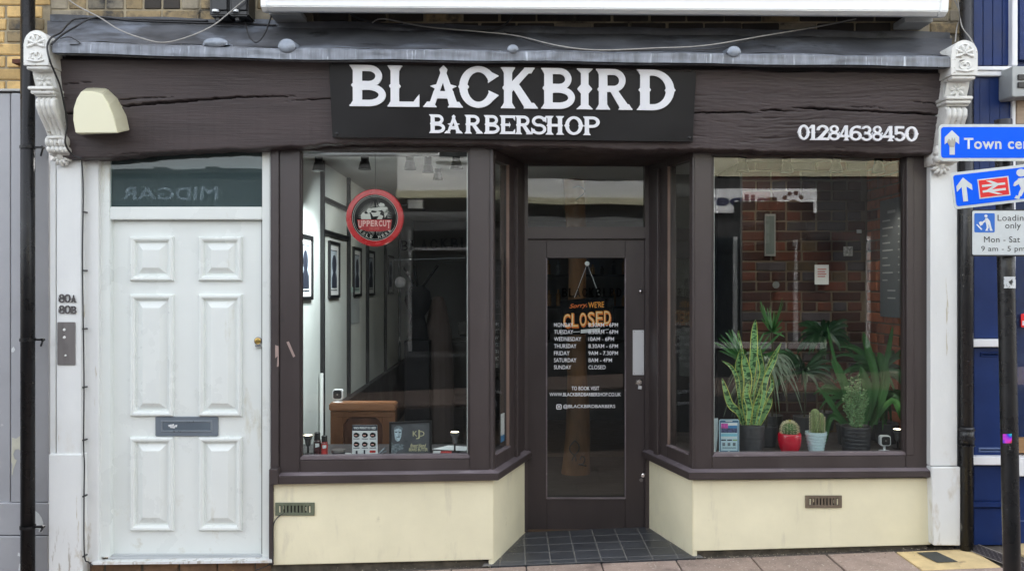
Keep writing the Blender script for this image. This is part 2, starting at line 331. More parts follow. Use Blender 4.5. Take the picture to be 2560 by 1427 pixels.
def snake_mat():
    m=bpy.data.materials.new('variegated_leaf'); m.use_nodes=True; t=m.node_tree; N=t.nodes; L=t.links; b=N['Principled BSDF']; b.inputs['Roughness'].default_value=.4
    uv=N.new('ShaderNodeUVMap'); sx=N.new('ShaderNodeSeparateXYZ'); L.new(uv.outputs[0],sx.inputs[0])
    a=N.new('ShaderNodeMath'); a.operation='SUBTRACT'; L.new(sx.outputs[0],a.inputs[0]); a.inputs[1].default_value=.5
    ab=N.new('ShaderNodeMath'); ab.operation='ABSOLUTE'; L.new(a.outputs[0],ab.inputs[0])
    mp=N.new('ShaderNodeMapping'); mp.inputs['Scale'].default_value=(7,30,7); g=N.new('ShaderNodeNewGeometry'); mp.inputs['Scale'].default_value=(34,34,70); L.new(g.outputs['Position'],mp.inputs[0])
    n=N.new('ShaderNodeTexNoise'); n.inputs['Scale'].default_value=1; n.inputs['Detail'].default_value=2; L.new(mp.outputs[0],n.inputs['Vector'])
    r=N.new('ShaderNodeValToRGB'); L.new(n.outputs['Fac'],r.inputs[0]); r.color_ramp.elements[0].position=.44; r.color_ramp.elements[0].color=(.02,.085,.024,1); r.color_ramp.elements[1].position=.53; r.color_ramp.elements[1].color=(.20,.40,.15,1)
    e=N.new('ShaderNodeMapRange'); L.new(ab.outputs[0],e.inputs[0]); e.inputs[1].default_value=.38; e.inputs[2].default_value=.43
    mx=N.new('ShaderNodeMix'); mx.data_type='RGBA'; L.new(e.outputs[0],mx.inputs[0]); L.new(r.outputs[0],mx.inputs[6]); mx.inputs[7].default_value=(.60,.62,.13,1)
    L.new(mx.outputs[2],b.inputs['Base Color']); return m
snake_m = snake_mat()

# ------------------------------------------------------------------ lettering: spurred display face drawn as distance fields
def contours(F, xs, ys):
    nx,ny=len(xs),len(ys); adj={}; pos={}
    S=F<0
    I,J=np.nonzero((S[:-1,:-1].astype(int)+S[1:,:-1]+S[:-1,1:]+S[1:,1:])%4!=0)
    def hp(i,j):
        k=('h',i,j)
        if k not in pos:
            a,b=F[j,i],F[j,i+1]; t=a/(a-b); pos[k]=(xs[i]+t*(xs[i+1]-xs[i]),ys[j])
        return k
    def vp(i,j):
        k=('v',i,j)
        if k not in pos:
            a,b=F[j,i],F[j+1,i]; t=a/(a-b); pos[k]=(xs[i],ys[j]+t*(ys[j+1]-ys[j]))
        return k
    for j,i in zip(I.tolist(),J.tolist()):
        e=[]
        if S[j,i]!=S[j,i+1]: e.append(hp(i,j))
        if S[j,i+1]!=S[j+1,i+1]: e.append(vp(i+1,j))
        if S[j+1,i]!=S[j+1,i+1]: e.append(hp(i,j+1))
        if S[j,i]!=S[j+1,i]: e.append(vp(i,j))
        for q in range(0,len(e)-1,2):
            adj.setdefault(e[q],[]).append(e[q+1]); adj.setdefault(e[q+1],[]).append(e[q])
    out=[]; seen=set()
    for k in adj:
        if k in seen: continue
        loop=[k]; seen.add(k); cur=k
        while True:
            nxt=[a for a in adj[cur] if a not in seen]
            if not nxt: break
            cur=nxt[0]; seen.add(cur); loop.append(cur)
        pts=[Vector(pos[a]) for a in loop]
        ch=True
        while ch and len(pts)>8:
            ch=False; res=[]; i=0; m=len(pts)
            while i<m:
                a=res[-1] if res else pts[-1]; b=pts[i]; c=pts[(i+1)%m]
                d=(c-a); L_=d.length
                dist=abs(d.x*(b-a).y-d.y*(b-a).x)/L_ if L_>1e-9 else 0
                if dist<.0022 and L_<.25 and i+1<m:
                    res.append(c); i+=2; ch=True
                else: res.append(b); i+=1
            pts=res
        if len(pts)>3: out.append(pts)
    return out
def fill_mesh(name, loops, extrude=.5, bevel=0):
    cu=bpy.data.curves.new(name,'CURVE'); cu.dimensions='2D'; cu.fill_mode='BOTH' if extrude else 'FRONT'; cu.extrude=extrude; cu.bevel_depth=bevel
    for l in loops:
        s=cu.splines.new('POLY'); s.points.add(len(l)-1); s.use_cyclic_u=True
        for i,p in enumerate(l): s.points[i].co=(p[0],p[1],0,1)
    ob=bpy.data.objects.new(name,cu); me=bpy.data.meshes.new_from_object(ob); bpy.data.objects.remove(ob); bpy.data.curves.remove(cu)
    return me
GX=np.linspace(-.12,1.12,112); GY=np.linspace(-.06,1.06,104); XX,YY=np.meshgrid(GX,GY)
def rc(x0,x1,y0,y1): return np.maximum(np.maximum(x0-XX,XX-x1),np.maximum(y0-YY,YY-y1))
def cv(pts):
    n=len(pts); a=sum(pts[i][0]*pts[(i+1)%n][1]-pts[(i+1)%n][0]*pts[i][1] for i in range(n))
    if a<0: pts=pts[::-1]
    f=None
    for i in range(n):
        x0,y0=pts[i]; x1,y1=pts[(i+1)%n]; l=math.hypot(x1-x0,y1-y0); d=((y1-y0)*(XX-x0)-(x1-x0)*(YY-y0))/l
        f=d if f is None else np.maximum(f,d)
    return f
def el_(cx,cy,rx,ry): return (np.sqrt(((XX-cx)/rx)**2+((YY-cy)/ry)**2)-1)*min(rx,ry)
def U(*a):
    f=a[0]
    for b in a[1:]: f=np.minimum(f,b)
    return f
def D_(a,b): return np.maximum(a,-b)
def I_(a,b): return np.maximum(a,b)
def serif(cx,hs_,h,stem=.1,lo=None,hi=None):
    l=cx-hs_ if lo is None else lo; r=cx+hs_ if hi is None else hi
    y0,y1,y2=(0,.035,.13) if h==0 else (1,.965,.87)
    return U(cv([(l,y0),(r,y0),(r-.02,y1),(l+.02,y1)]), cv([(l+.03,y1),(r-.03,y1),(cx+stem,y2),(cx-stem,y2)]))
def spur(x,d,y=.5): return cv([(x-.02*d,y-.09),(x-.02*d,y+.09),(x+.02*d,y+.035),(x+.07*d,y),(x+.02*d,y-.035)])
def stem_(cx,w=.1): return U(rc(cx-w,cx+w,0,1),serif(cx,.2,0,w),serif(cx,.2,1,w))
def bowl(cy,ry,rx,x0=.3,inx=.13,iny=.13,cx=.52):
    o=U(I_(el_(cx,cy,rx,ry),cx-XX), rc(x0-.05,cx,cy-ry,cy+ry)); i=U(el_(cx,cy,inx,ry-iny),rc(x0+.05,cx,cy-(ry-iny),cy+(ry-iny)))
    return D_(o,i)
def ring(cx,cy,rx,ry,t,ty=None): return D_(el_(cx,cy,rx,ry),el_(cx,cy,rx-t,ry-(ty or t)))
def glyph(c):
    if c=='B': return U(D_(stem_(.24,.11),rc(.9,2,0,1)),bowl(.735,.265,.33,.3,.17,.14),bowl(.275,.275,.42,.3,.25,.15),spur(.13,-1,.51))
    if c=='L': return U(stem_(.26,.11),rc(.2,.86,0,.12),cv([(.84,0),(.92,0),(.92,.31),(.88,.26),(.72,.1)]),spur(.15,-1),spur(.37,1))
    if c=='A':
        return U(cv([(.12,.0),(.26,.0),(.60,.93),(.5,1.03),(.46,.93)]),cv([(.88,.0),(.66,.0),(.40,.93),(.5,1.03),(.54,.93)]),rc(.25,.75,.22,.39),serif(.16,.17,0,.07),serif(.80,.19,0,.10),cv([(.30,.46),(.17,.52),(.34,.56)]),cv([(.70,.46),(.83,.52),(.66,.56)]))
    if c=='C':
        f=D_(ring(.5,.5,.46,.51,.19,.14),cv([(.52,.5),(1.3,1.0),(1.3,.0)]))
        return U(f,cv([(.99,.78),(.73,.60),(.74,.66),(.80,.87)]),cv([(.99,.30),(.74,.42),(.76,.34),(.80,.12)]),spur(.06,-1),spur(.23,1))
    if c=='K': return U(stem_(.24,.11),I_(cv([(.30,.36),(.30,.60),(.72,1.0),(.95,1.0)]),YY-1),cv([(.36,.52),(.52,.62),(1.0,0),(.72,0)]),serif(.84,.15,1,.06),serif(.88,.2,0,.09),spur(.13,-1))
    if c=='I': return U(stem_(.5,.19),cv([(.08,0),(.92,0),(.7,.1),(.3,.1)]),cv([(.08,1),(.92,1),(.7,.9),(.3,.9)]),cv([(.33,.38),(.33,.62),(.12,.5)]),cv([(.67,.38),(.67,.62),(.88,.5)]))
    if c=='R': return U(stem_(.23,.11),bowl(.72,.28,.34,.3,.17,.14),cv([(.42,.48),(.62,.50),(1.02,0),(.74,0)]),serif(.86,.2,0,.10),spur(.12,-1))
    if c=='D': return U(stem_(.23,.11),D_(U(I_(el_(.42,.5,.52,.5),.42-XX),rc(.25,.42,0,1)),U(el_(.42,.5,.33,.36),rc(.33,.42,.14,.86))),spur(.12,-1),spur(.33,1),spur(.93,1),spur(.76,-1))
    if c=='E': return U(stem_(.24,.11),rc(.2,.84,0,.13),rc(.2,.84,.87,1),rc(.3,.62,.44,.56),cv([(.76,0),(.92,0),(.92,.28),(.84,.2)]),cv([(.76,1),(.92,1),(.92,.72),(.84,.8)]),cv([(.58,.34),(.58,.66),(.66,.5)]),spur(.13,-1))
    if c=='P': return U(stem_(.24,.11),bowl(.70,.30,.40,.3,.22,.14),spur(.13,-1))
    if c=='H': return U(stem_(.24,.10),stem_(.76,.10),rc(.3,.7,.44,.57),spur(.14,-1),spur(.86,1))
    if c=='O': return U(ring(.5,.5,.43,.5,.18,.13),spur(.06,-1),spur(.94,1),spur(.24,1),spur(.76,-1))
    if c=='0': return U(ring(.5,.5,.40,.5,.18,.13),spur(.09,-1),spur(.91,1),spur(.27,1),spur(.73,-1))
    if c=='S':
        u=D_(ring(.5,.72,.40,.29,.17,.13),I_(.5-XX,YY-.72)); l=D_(ring(.5,.28,.42,.29,.17,.13),I_(XX-.5,.28-YY))
        return U(u,l,cv([(.93,.98),(.93,.64),(.80,.74),(.74,.9)]),cv([(.06,.02),(.06,.36),(.2,.26),(.26,.1)]))
    if c=='1': return U(rc(.40,.62,0,1),serif(.51,.24,0,.11),cv([(.4,1),(.4,.80),(.2,.76),(.3,.9)]),spur(.41,-1),spur(.61,1))
    if c=='8': return U(ring(.5,.75,.34,.26,.16,.12),ring(.5,.27,.42,.28,.18,.13),spur(.1,-1),spur(.9,1))
    if c=='2': return U(D_(ring(.48,.70,.38,.31,.18,.13),I_(YY-.72,XX-.55)),cv([(.62,.62),(.86,.66),(.40,.12),(.12,.10)]),rc(.10,.86,0,.15),cv([(.80,.0),(.92,.0),(.92,.3),(.84,.2)])) 
    if c=='4': return U(rc(.55,.78,0,1),serif(.66,.22,0,.11),cv([(.55,1),(.72,1),(.22,.33),(.05,.27)]),rc(.05,.95,.22,.36),spur(.77,1,.6))
    if c=='6': return U(ring(.5,.31,.42,.32,.18,.13),I_(I_(ring(.62,.48,.55,.52,.19,.13),XX-.64),.3-YY),cv([(.62,1.0),(.84,.96),(.86,.78),(.60,.87)]),spur(.09,-1,.45))
    if c=='3': return U(D_(ring(.46,.73,.36,.28,.18,.13),I_(XX-.36,YY-.80)-.0),D_(ring(.46,.28,.42,.29,.18,.13),I_(XX-.34,.22-YY)),)
    if c=='5': return U(rc(.16,.84,.86,1),rc(.16,.34,.45,1),D_(ring(.48,.31,.42,.32,.18,.13),I_(XX-.30,.2-YY)),cv([(.84,1),(.92,1.04),(.88,.8),(.74,.86)]))
def glyph_loops(c):
    f=glyph(c)
    if c=='3':
        f=U(D_(ring(.46,.73,.36,.28,.18,.13),rc(-.2,.34,.45,.80)),D_(ring(.46,.28,.42,.29,.18,.13),rc(-.2,.32,.22,.60)))
    if c=='5':
        f=U(rc(.16,.82,.86,1),rc(.16,.33,.45,1),D_(ring(.48,.31,.42,.32,.18,.13),rc(-.2,.28,.18,.47)))
    if c=='2':
        f=U(D_(ring(.48,.70,.38,.31,.18,.13),U(rc(-.2,.50,.2,.66),rc(-.2,1.2,.2,.60))),cv([(.62,.66),(.86,.64),(.42,.10),(.12,.08)]),rc(.10,.86,0,.15),cv([(.78,.0),(.90,.0),(.90,.3),(.82,.15)]))
    return contours(f,GX,GY)
GM={}
def gmesh(c, bevel=.0):
    k=(c,bevel)
    if k not in GM: GM[k]=fill_mesh('letter_'+c,glyph_loops(c),.5,bevel)
    return GM[k]
TXT={}
def tmesh(s, bold=.0, extrude=0, spacing=1.0, shear=0):
    k=(s,bold,extrude,spacing,shear)
    if k in TXT: return TXT[k]
    cu=bpy.data.curves.new('text','FONT'); cu.body=s; cu.size=1; cu.offset=bold; cu.extrude=extrude; cu.space_character=spacing; cu.shear=shear; cu.resolution_u=3
    ob=bpy.data.objects.new('text',cu); me=bpy.data.meshes.new_from_object(ob); bpy.data.objects.remove(ob); bpy.data.curves.remove(cu); TXT[k]=me; return me
def place(me, name, mat, parent, fn, thick=0, label=None):
    "copy a flat mesh (bbox normalised to 0..1) onto fn(u,v) with thickness towards the street"
    n=len(me.vertices); a=np.empty(n*3,dtype=np.float32); me.vertices.foreach_get('co',a); a=a.reshape(-1,3)
    lo=a.min(0); hi=a.max(0); e=np.maximum(hi-lo,1e-6); q=(a-lo)/e
    m2=me.copy(); m2.name=name; m2.materials.clear(); m2.materials.append(mat)
    out=[]
    for u,v,w in q.tolist():
        p=fn(u,v)
        if thick: p=p+THN*(thick*w)
        out.extend(p)
    m2.vertices.foreach_set('co',out); m2.update()
    o=bpy.data.objects.new(name,m2); COL.objects.link(o)
    if parent is not None: attach(o,parent)
    if label: o['label']=label
    return o
THN=Vector((0,-1,0))
def Q(tl,tr,br,bl,y):
    "bilinear pixel quad at depth y (number or function of py)"
    def fn(u,v):
        top=(tl[0]+(tr[0]-tl[0])*u, tl[1]+(tr[1]-tl[1])*u); bot=(bl[0]+(br[0]-bl[0])*u, bl[1]+(br[1]-bl[1])*u)
        px=bot[0]+(top[0]-bot[0])*v; py=bot[1]+(top[1]-bot[1])*v
        return P(px,py,y(py,px) if callable(y) else y)
    return fn
def QR(x0,y0,x1,y1,y): return Q((x0,y0),(x1,y0),(x1,y1),(x0,y1),y)
def line(s,x0,y0,x1,y1,y,mat,parent,name='lettering',bold=.012,shear=0,thick=0,skew=0,spacing=1.0):
    return place(tmesh(s,bold,.5 if thick else 0,spacing,shear),name,mat,parent,Q((x0,y0),(x1,y0+skew),(x1,y1+skew),(x0,y1),y),thick)
def arc_pts(cx,cy,r,a0,a1,n): return [(cx+r*math.cos(R(a0+(a1-a0)*i/n)),cy+r*math.sin(R(a0+(a1-a0)*i/n))) for i in range(n+1)]
def rrect(x0,y0,x1,y1,r,n=4):
    return arc_pts(x1-r,y1-r,r,0,90,n)+arc_pts(x0+r,y1-r,r,90,180,n)+arc_pts(x0+r,y0+r,r,180,270,n)+arc_pts(x1-r,y0+r,r,270,360,n)

# ================================================================== SETTING: ground
def ground_sheet(name, mat, xs, ys, dz=0):
    m=MB(); vv=[(x,y,GZ(x)+dz) for y in ys for x in xs]; n=len(xs)
    ff=[(j*n+i,j*n+i+1,(j+1)*n+i+1,(j+1)*n+i) for j in range(len(ys)-1) for i in range(n-1)]
    m.add(vv,ff); o=m.build(name,mat,fix=False); tag(o,kind='structure'); return o
XS=[-120,-8,-4,0,4,8,120]
ground_sheet('ground',joint_m,XS,[-120,-30,-8.8,-1.9,.9,40],-.05)
ground_sheet('road',asphalt,XS,[-6.9,-1.95],-.042)
kerb=MB()
for y0 in (-1.95,-7.02): kerb.add([(x,y,GZ(x)+dz) for x in (-12,-8,8,12) for y,dz in ((y0,-.06),(y0,.0),(y0+.12,.0),(y0+.12,-.06))],[(i*4+k,i*4+k+1,(i+1)*4+k+1,(i+1)*4+k) for i in range(3) for k in range(3)])
tag(kerb.build('kerb',slab_m,fix=False),kind='structure')
pav=ground_sheet('pavement',joint_m,[-12,-8,-4,0,4,8,12],[-1.84,-.9,0,.1],-.012)
WLOC[pav.name]=pav.location.copy()
farpav=ground_sheet('far_pavement',slab_m,[-12,-8,8,12],[-8.8,-7.0],-.005)
def slab(x0,x1,y0,y1,mat,parent,dz=0,name='slab',j=.004):
    x0+=j;x1-=j;y0+=j;y1-=j; r=random.uniform(-.0015,.0015)
    m=MB(); z=lambda x:GZ(x)+dz+r
    m.add([(x0,y0,z(x0)-.03),(x1,y0,z(x1)-.03),(x1,y1,z(x1)-.03),(x0,y1,z(x0)-.03),(x0,y0,z(x0)),(x1,y0,z(x1)),(x1,y1,z(x1)),(x0,y1,z(x0))],[(0,1,5,4),(1,2,6,5),(2,3,7,6),(3,0,4,7),(4,5,6,7)])
    return m.build(name,mat,parent,bevel=.003)
sx0=.53-8*.445
for r_,(ya,yb) in enumerate(((-.66,-.03),(-1.28,-.66),(-1.84,-1.28))):
    for i in range(19):
        x0=sx0+i*.445+(0 if r_%2==0 else .22); x1=x0+.445
        if r_==0 and x1>2.30 and x0<3.0: continue
        slab(x0,x1,ya,yb,slab_m,pav)
slab(1.87+.0,2.275,-.66,-.03,slab_m,pav)
slab(2.275,2.72,-.36,-.04,slab_y,pav); slab(2.275,2.72,-.66,-.36,slab_m,pav)
slab(2.94,3.35,-.30,.02,slab_y,pav,.001)
# small inspection cover and drainage channel let into the slabs
dc=MB(); dc.prism([(0,0),(1,0),(1,1),(0,1)],0,1) if False else None
cv_=MB(); z=GZ(2.42)
cv_.add([(2.41,-.26,z+.004),(2.53,-.26,z+.008),(2.50,-.08,z+.007),(2.38,-.08,z+.003)],[(0,1,2,3)]).build('inspection_cover',M('dark_iron_cover',(.045,.05,.048),rough=.6,bump=.4),pav)
chn=thing('drain_channel','dark perforated drainage channel crossing the pavement between sand slabs','drain',(2.8,-.3,GZ(2.8)))
cm=MB(); rim=MB()
c0=Vector((2.735,.0)); c1=Vector((2.93,-.85)); dd=(c1-c0).normalized(); nn=Vector((-dd.y,dd.x))
def chq(mb,o0,o1,dz,t0=0,t1=1):
    a=c0+(c1-c0)*t0; b=c0+(c1-c0)*t1
    q=[a+nn*o0,b+nn*o0,b+nn*o1,a+nn*o1]; mb.add([(p.x,p.y,GZ(p.x)+dz) for p in q],[(0,1,2,3)])
chq(cm,-.058,.058,.0035); cm.build('channel_grate',M('channel_iron',(.035,.028,.028),rough=.6,var=.3,vs=20,bump=.4),chn)
chq(rim,-.066,-.058,.006); chq(rim,.058,.066,.006); rim.build('channel_rim',M('channel_edge',(.30,.27,.24),rough=.5),chn)
holes=MB()
for i in range(44):
    for k in range(4):
        t=(i+.5)/44; o=-.04+k*.027+(.01 if i%2 else 0); chq(holes,o-.004,o+.004,.0055,t-.004,t+.004)
ho=holes.build('channel_stud',M('stud_grey',(.22,.2,.19),rough=.5),chn); ho['kind']='stuff'

# entrance floor: slate tiles let into a grout bed
ef=MB(); yf,yb_=-.02,.66
def EZ(x,y): return GZ(x)+.012-.004
ef.add([(-.18,-.03,GZ(-.18)+.0072),(1.14,-.03,GZ(1.14)+.0072),(1.0,.66,GZ(1.0)+.0072),(.0,.66,GZ(0)+.0072)],[(0,1,2,3)])
efo=tag(ef.build('entrance_floor',grout,fix=False),kind='structure')
def clipx(y): 
    t=(y+.0)/.62; return -.118+.2035*t-.0, 1.088-.167*t
ty=[-.03,.035,.185,.335,.485,.63]
tx=[-.225+i*.152 for i in range(11)]
for j in range(len(ty)-1):
    y0,y1=ty[j]+.003,ty[j+1]-.003
    for i in range(len(tx)-1):
        x0,x1=tx[i]+.003,tx[i+1]-.003
        a0,b0=clipx(y0); a1,b1=clipx(y1)
        q=[(max(x0,min(a0,x1)),y0),(min(x1,max(b0,x0)),y0),(min(x1,max(b1,x0)),y1),(max(x0,min(a1,x1)),y1)]
        if min(q[1][0]-q[0][0],99)<.012 and q[2][0]-q[3][0]<.012: continue
        r=random.uniform(0,.001)
        v=[(x,y,GZ(x)-.02) for x,y in q]+[(x,y,GZ(x)+.008+r) for x,y in q]
        MB().add(v,[(0,1,5,4),(1,2,6,5),(2,3,7,6),(3,0,4,7),(4,5,6,7)]).build('tile',tile_m,efo,bevel=.0015)

# ================================================================== the barbershop building
B=thing('shop_building','barbershop with dark brown timber front, cream stall risers and a white side door','shop',(0,0,0))
# upper wall of bricks, each brick a piece
def brick_mesh(l=.215,h=.065,d=.05):
    m=MB().box(-l/2,l/2,-d,0,-h/2,h/2); me=bpy.data.meshes.new('brick'); bm=bmesh.new()
    me.from_pydata(m.v,[],m.f); bm.from_mesh(me); bmesh.ops.recalc_face_normals(bm,faces=bm.faces); bmesh.ops.bevel(bm,geom=bm.edges[:],offset=.005,segments=1,affect='EDGES'); 
    for v in bm.verts: v.co+=Vector((random.uniform(-1,1),random.uniform(-1,1)*.6,random.uniform(-1,1)))*.0016
    bm.to_mesh(me); bm.free(); return me
BMS={}
def lay(parent,x0,x1,z0,z1,y,pick,flip=None,limit=None,seed=1,face=None,end=None):
    "courses of bricks; face(x,z)->(pos,rot) lets the same bricks turn a corner"
    rg=random.Random(seed); nrow=int(round((z1-z0)/.075)); n=0
    for r in range(nrow):
        z=z0+.0375+r*.075; x=x0-(.1125 if r%2 else 0)-rg.uniform(0,.01)
        k=0
        while x<x1-.02:
            L_=.215 if not(r%3==2) else (.1025 if k%1==0 else .215)
            a=max(x,x0); b=min(x+L_,x1)
            if b-a>.04:
                mt=pick((a+b)/2,z,rg); key=(round(b-a,2),mt.name)
                if key not in BMS:
                    me=brick_mesh(round(b-a,2)); me.materials.append(mt); BMS[key]=me
                o=bpy.data.objects.new('brick',BMS[key]); COL.objects.link(o); o.parent=parent
                c=(a+b)/2
                if face: o.location,o.rotation_euler=face(c,z,rg)
                else: o.location=(c,y-rg.uniform(0,.004),z); o.rotation_euler=(rg.uniform(-.01,.01),rg.uniform(-.006,.006),rg.uniform(-.006,.006))
                n+=1
            x+=L_+.011; k+=1
    return n
uw=MB().box(-2.78,2.72,.045,.30,2.60,3.66).build('upper_wall',mortar,B); MB().box(-1.5,2.66,.072,.30,2.455,2.598).build('lintel',M('dark_lintel',(.02,.018,.02),rough=.7),B)
def pick_up(x,z,rg):
    u=rg.random()
    if x<-1.45 : 
        return bk_buff if u<.30 else (bk_grey if u<.85 else bk_soot)
    if x>2.35: return bk_buff if u<.3 else bk_grey
    return bk_soot if u<.72 else (bk_grey if u<.9 else bk_buff)
n1=lay(uw,-2.78,2.70,2.925,3.60,.089,pick_up,seed=3)
hw=MB().box(-2.78,2.72,.03,.30,3.66,11.6); hw.build('high_wall',M('plain_upper_brickwork',(.22,.17,.11),rough=.9,var=.35,vs=9,bump=.8,bs=30),B)  # unseen upper storeys, height chosen so they shade the street
MB().box(-2.8,2.74,.0,7.2,11.6,11.75).build('roof',lead_dark,B)

# fascia beam: one weathered baulk, split along the grain
def yb(py,px=0): return -.225+(py-(143+37*(px-150)/2216))/(225.)*.125
def lerp_tab(t,x):
    for (a,b),(c,d) in zip(t,t[1:]):
        if x<=c: return b+(d-b)*(x-a)/(c-a) if c>a else d
    return t[-1][1]
TOP=[(146,146),(830,149),(1742,172),(1840,170),(1950,178),(2100,177),(2366,182)]
BOT=[(146,397),(220,397),(290,392),(400,382),(520,376),(660,371),(760,366),(860,358),(950,358),(1070,358),(1200,362),(1290,366),(1400,366),(1500,372),(1600,376),(1700,374),(1850,376),(1950,380),(2100,379),(2200,385),(2290,386),(2366,384)]
CR=[[(300,266,3),(330,264,7),(400,257,8),(500,250,7),(600,243,5),(700,241,3),(775,240,0)],[(300,250,3),(400,243,2.5),(452,241,0)],[(705,254,0),(780,249,3),(830,247,3.5)],
    [(152,285,5),(190,283,4)],[(150,211,2.5),(200,207,2),(245,203,0)],[(150,246,1.6),(190,243,0)],[(1735,282,4.5),(1860,281,4),(1910,283,0)],[(1880,276,0),(1940,275,5),(2010,280,0)],[(1975,270,0),(2035,271,7),(2100,274,5),(2200,280,5),(2290,283,7),(2362,289,5)],
    [(2270,255,0),(2320,257,2.5),(2366,262,2.5)],[(2090,268,0),(2180,268,2),(2250,276,0)],[(240,388,0),(330,384,2),(420,383,0)]]
nx,nz=620,110
pxs=np.linspace(147,2366,nx); 
top=np.array([lerp_tab(TOP,p) for p in pxs]); bot=np.array([lerp_tab(BOT,p) for p in pxs])
def vnoise(x,y,seed=0):
    xi=np.floor(x).astype(int); yi=np.floor(y).astype(int); xf=x-xi; yf=y-yi
    def h(a,b):
        n=np.sin(a*127.1+b*311.7+seed*74.7)*43758.5453; return n-np.floor(n)
    u=xf*xf*(3-2*xf); v=yf*yf*(3-2*yf)
    return (h(xi,yi)*(1-u)+h(xi+1,yi)*u)*(1-v)+(h(xi,yi+1)*(1-u)+h(xi+1,yi+1)*u)*v
bot=bot+(vnoise(pxs/28,pxs*0,3)-.5)*3.5+(vnoise(pxs/9,pxs*0,5)-.5)*2.5; top=top+(vnoise(pxs/40,pxs*0,9)-.5)*4*np.clip((pxs-1500)/400,.2,1)
V=np.linspace(0,1,nz)
PX=np.tile(pxs,(nz,1)); PY=top[None,:]+(bot-top)[None,:]*V[:,None]
Yd=-.225+V[:,None]*.125+PX*0
rough_=np.clip((PX-1500)/400,0,1)*.85+.15
wx=PX/1.0; wy=PY+6*np.sin(PX/170.)+14*(vnoise(PX/190,PY/60,2)-.5)
g1=vnoise(wx/38,wy/2.2,1)-.5; g2=vnoise(wx/17,wy/1.6,4)-.5; g3=vnoise(wx/160,wy/14,6)-.5
disp=g1*.0028+g2*.0028*rough_+g3*.0016
ck=vnoise(wx/60,wy/4.0,8); disp=disp*rough_+ np.where(ck>.82,(ck-.82)*.05*rough_,0)
for c in CR:
    xs=np.array([a[0] for a in c]); ycs=np.interp(pxs,xs,[a[1] for a in c])+1.2*(vnoise(pxs/11,pxs*0,7)-.5)*2; ws=np.interp(pxs,xs,[a[2] for a in c],left=0,right=0)
    d=np.abs(PY-ycs[None,:]); w=ws[None,:]/3.2+.01
    disp+=np.where(ws[None,:]>0,np.clip((1-d/(w*1.35))*2.6,0,1)*np.minimum(.06,.014*ws[None,:]),0)
edge=np.minimum(V,1-V)[:,None]; disp+=np.clip((.018-edge)/.018,0,1)**2*.014
YY_=Yd+disp
Sx=(CAM_D+Yd)/FPX
Xw=(PX-1280)*Sx; Zw=CAM_Z+(713.5-PY)*Sx
vts=np.stack([Xw,YY_,Zw],-1).reshape(-1,3)
idx=np.arange(nx*nz).reshape(nz,nx)
quads=np.stack([idx[:-1,:-1],idx[1:,:-1],idx[1:,1:],idx[:-1,1:]],-1).reshape(-1,4)
bl=np.concatenate([idx[0,:],idx[1:,-1],idx[-1,::-1][1:],idx[::-1,0][1:-1]])
back=vts[bl].copy(); back[:,1]=.02
nb=len(bl); o0=nx*nz; bi=np.arange(nb)+o0
sk=np.stack([bl,np.roll(bl,-1),np.roll(bi,-1),bi],-1)
me=bpy.data.meshes.new('fascia_beam'); me.from_pydata(np.concatenate([vts,back]).tolist(),[],np.concatenate([quads,sk]).tolist())
me.materials.append(beam_m); me.polygons.foreach_set('use_smooth',[True]*len(quads)+[False]*len(sk))
meshobj('fascia_beam',me,None,B)

# lead canopy above the beam: dark back slope, pale streaked nose, rolls, and a dark strip for the shade below
def ltop(px): return lerp_tab([(130,104),(700,121),(1290,127),(1840,134),(2378,142)],px)+1.2*math.sin(px/47.)
def lbot(px): return lerp_tab([(130,132),(700,148),(1290,152),(1840,160),(2378,167)],px)+1.0*math.sin(px/61.+1)
def lwall(px): return lerp_tab([(130,52),(700,66),(1290,80),(1840,87),(2378,95)],px)+1.5*math.sin(px/37.)
def nosef(u,v):
    px=130+2248*u
    if v<.12: p=P(px,ltop(px),-.34); p.y+=.012; p.z+=.002; return p if v>0 else P(px,ltop(px)-1,-.31)
    p=P(px,ltop(px)+(lbot(px)-ltop(px))*(v-.12)/.88,-.34); p.y+=.004*(noise.noise(Vector((px/40,v*2,0))))+.003*math.sin(px/90.); return p
nm=MB().grid(nosef,260,9)
nm.grid(lambda u,v:P(130+2248*u,lbot(130+2248*u),-.34)+Vector((0,.02+.05*v,.004*v)),120,1)
for pe in (130,2378): nm.add([P(pe,ltop(pe),-.34),P(pe,lbot(pe),-.34),P(pe,lbot(pe),-.34)+Vector((0,.3,.03)),P(pe,ltop(pe),-.34)+Vector((0,.3,.06))],[(0,1,2,3)])
canopy=nm.build('lead_nose',lead,B,smooth=False,fix=False)
def rooff(u,v):
    px=118+2262*u; a=P(px,ltop(px)-1.5,-.31); b=P(px,lwall(px),.04); t=v
    p=a.lerp(b,t); z=a.z+(b.z-a.z)*(t**1.6*.75+t*.25)
    return Vector((p.x,p.y,z+.005*noise.noise(Vector((px/60,t*3,1.)))+.003*math.sin(px/33.)))
MB().grid(rooff,240,12).build('lead_roof',lead_dark,B,smooth=True,fix=False)
MB().grid(lambda u,v:P(125+2250*u,lwall(125+2250*u)+3-22*v*(.8),.038-.012)+Vector((0,0,.002*noise.noise(Vector((u*60,0,0))))),160,1).build('lead_upstand',lead_dark,B,fix=False)
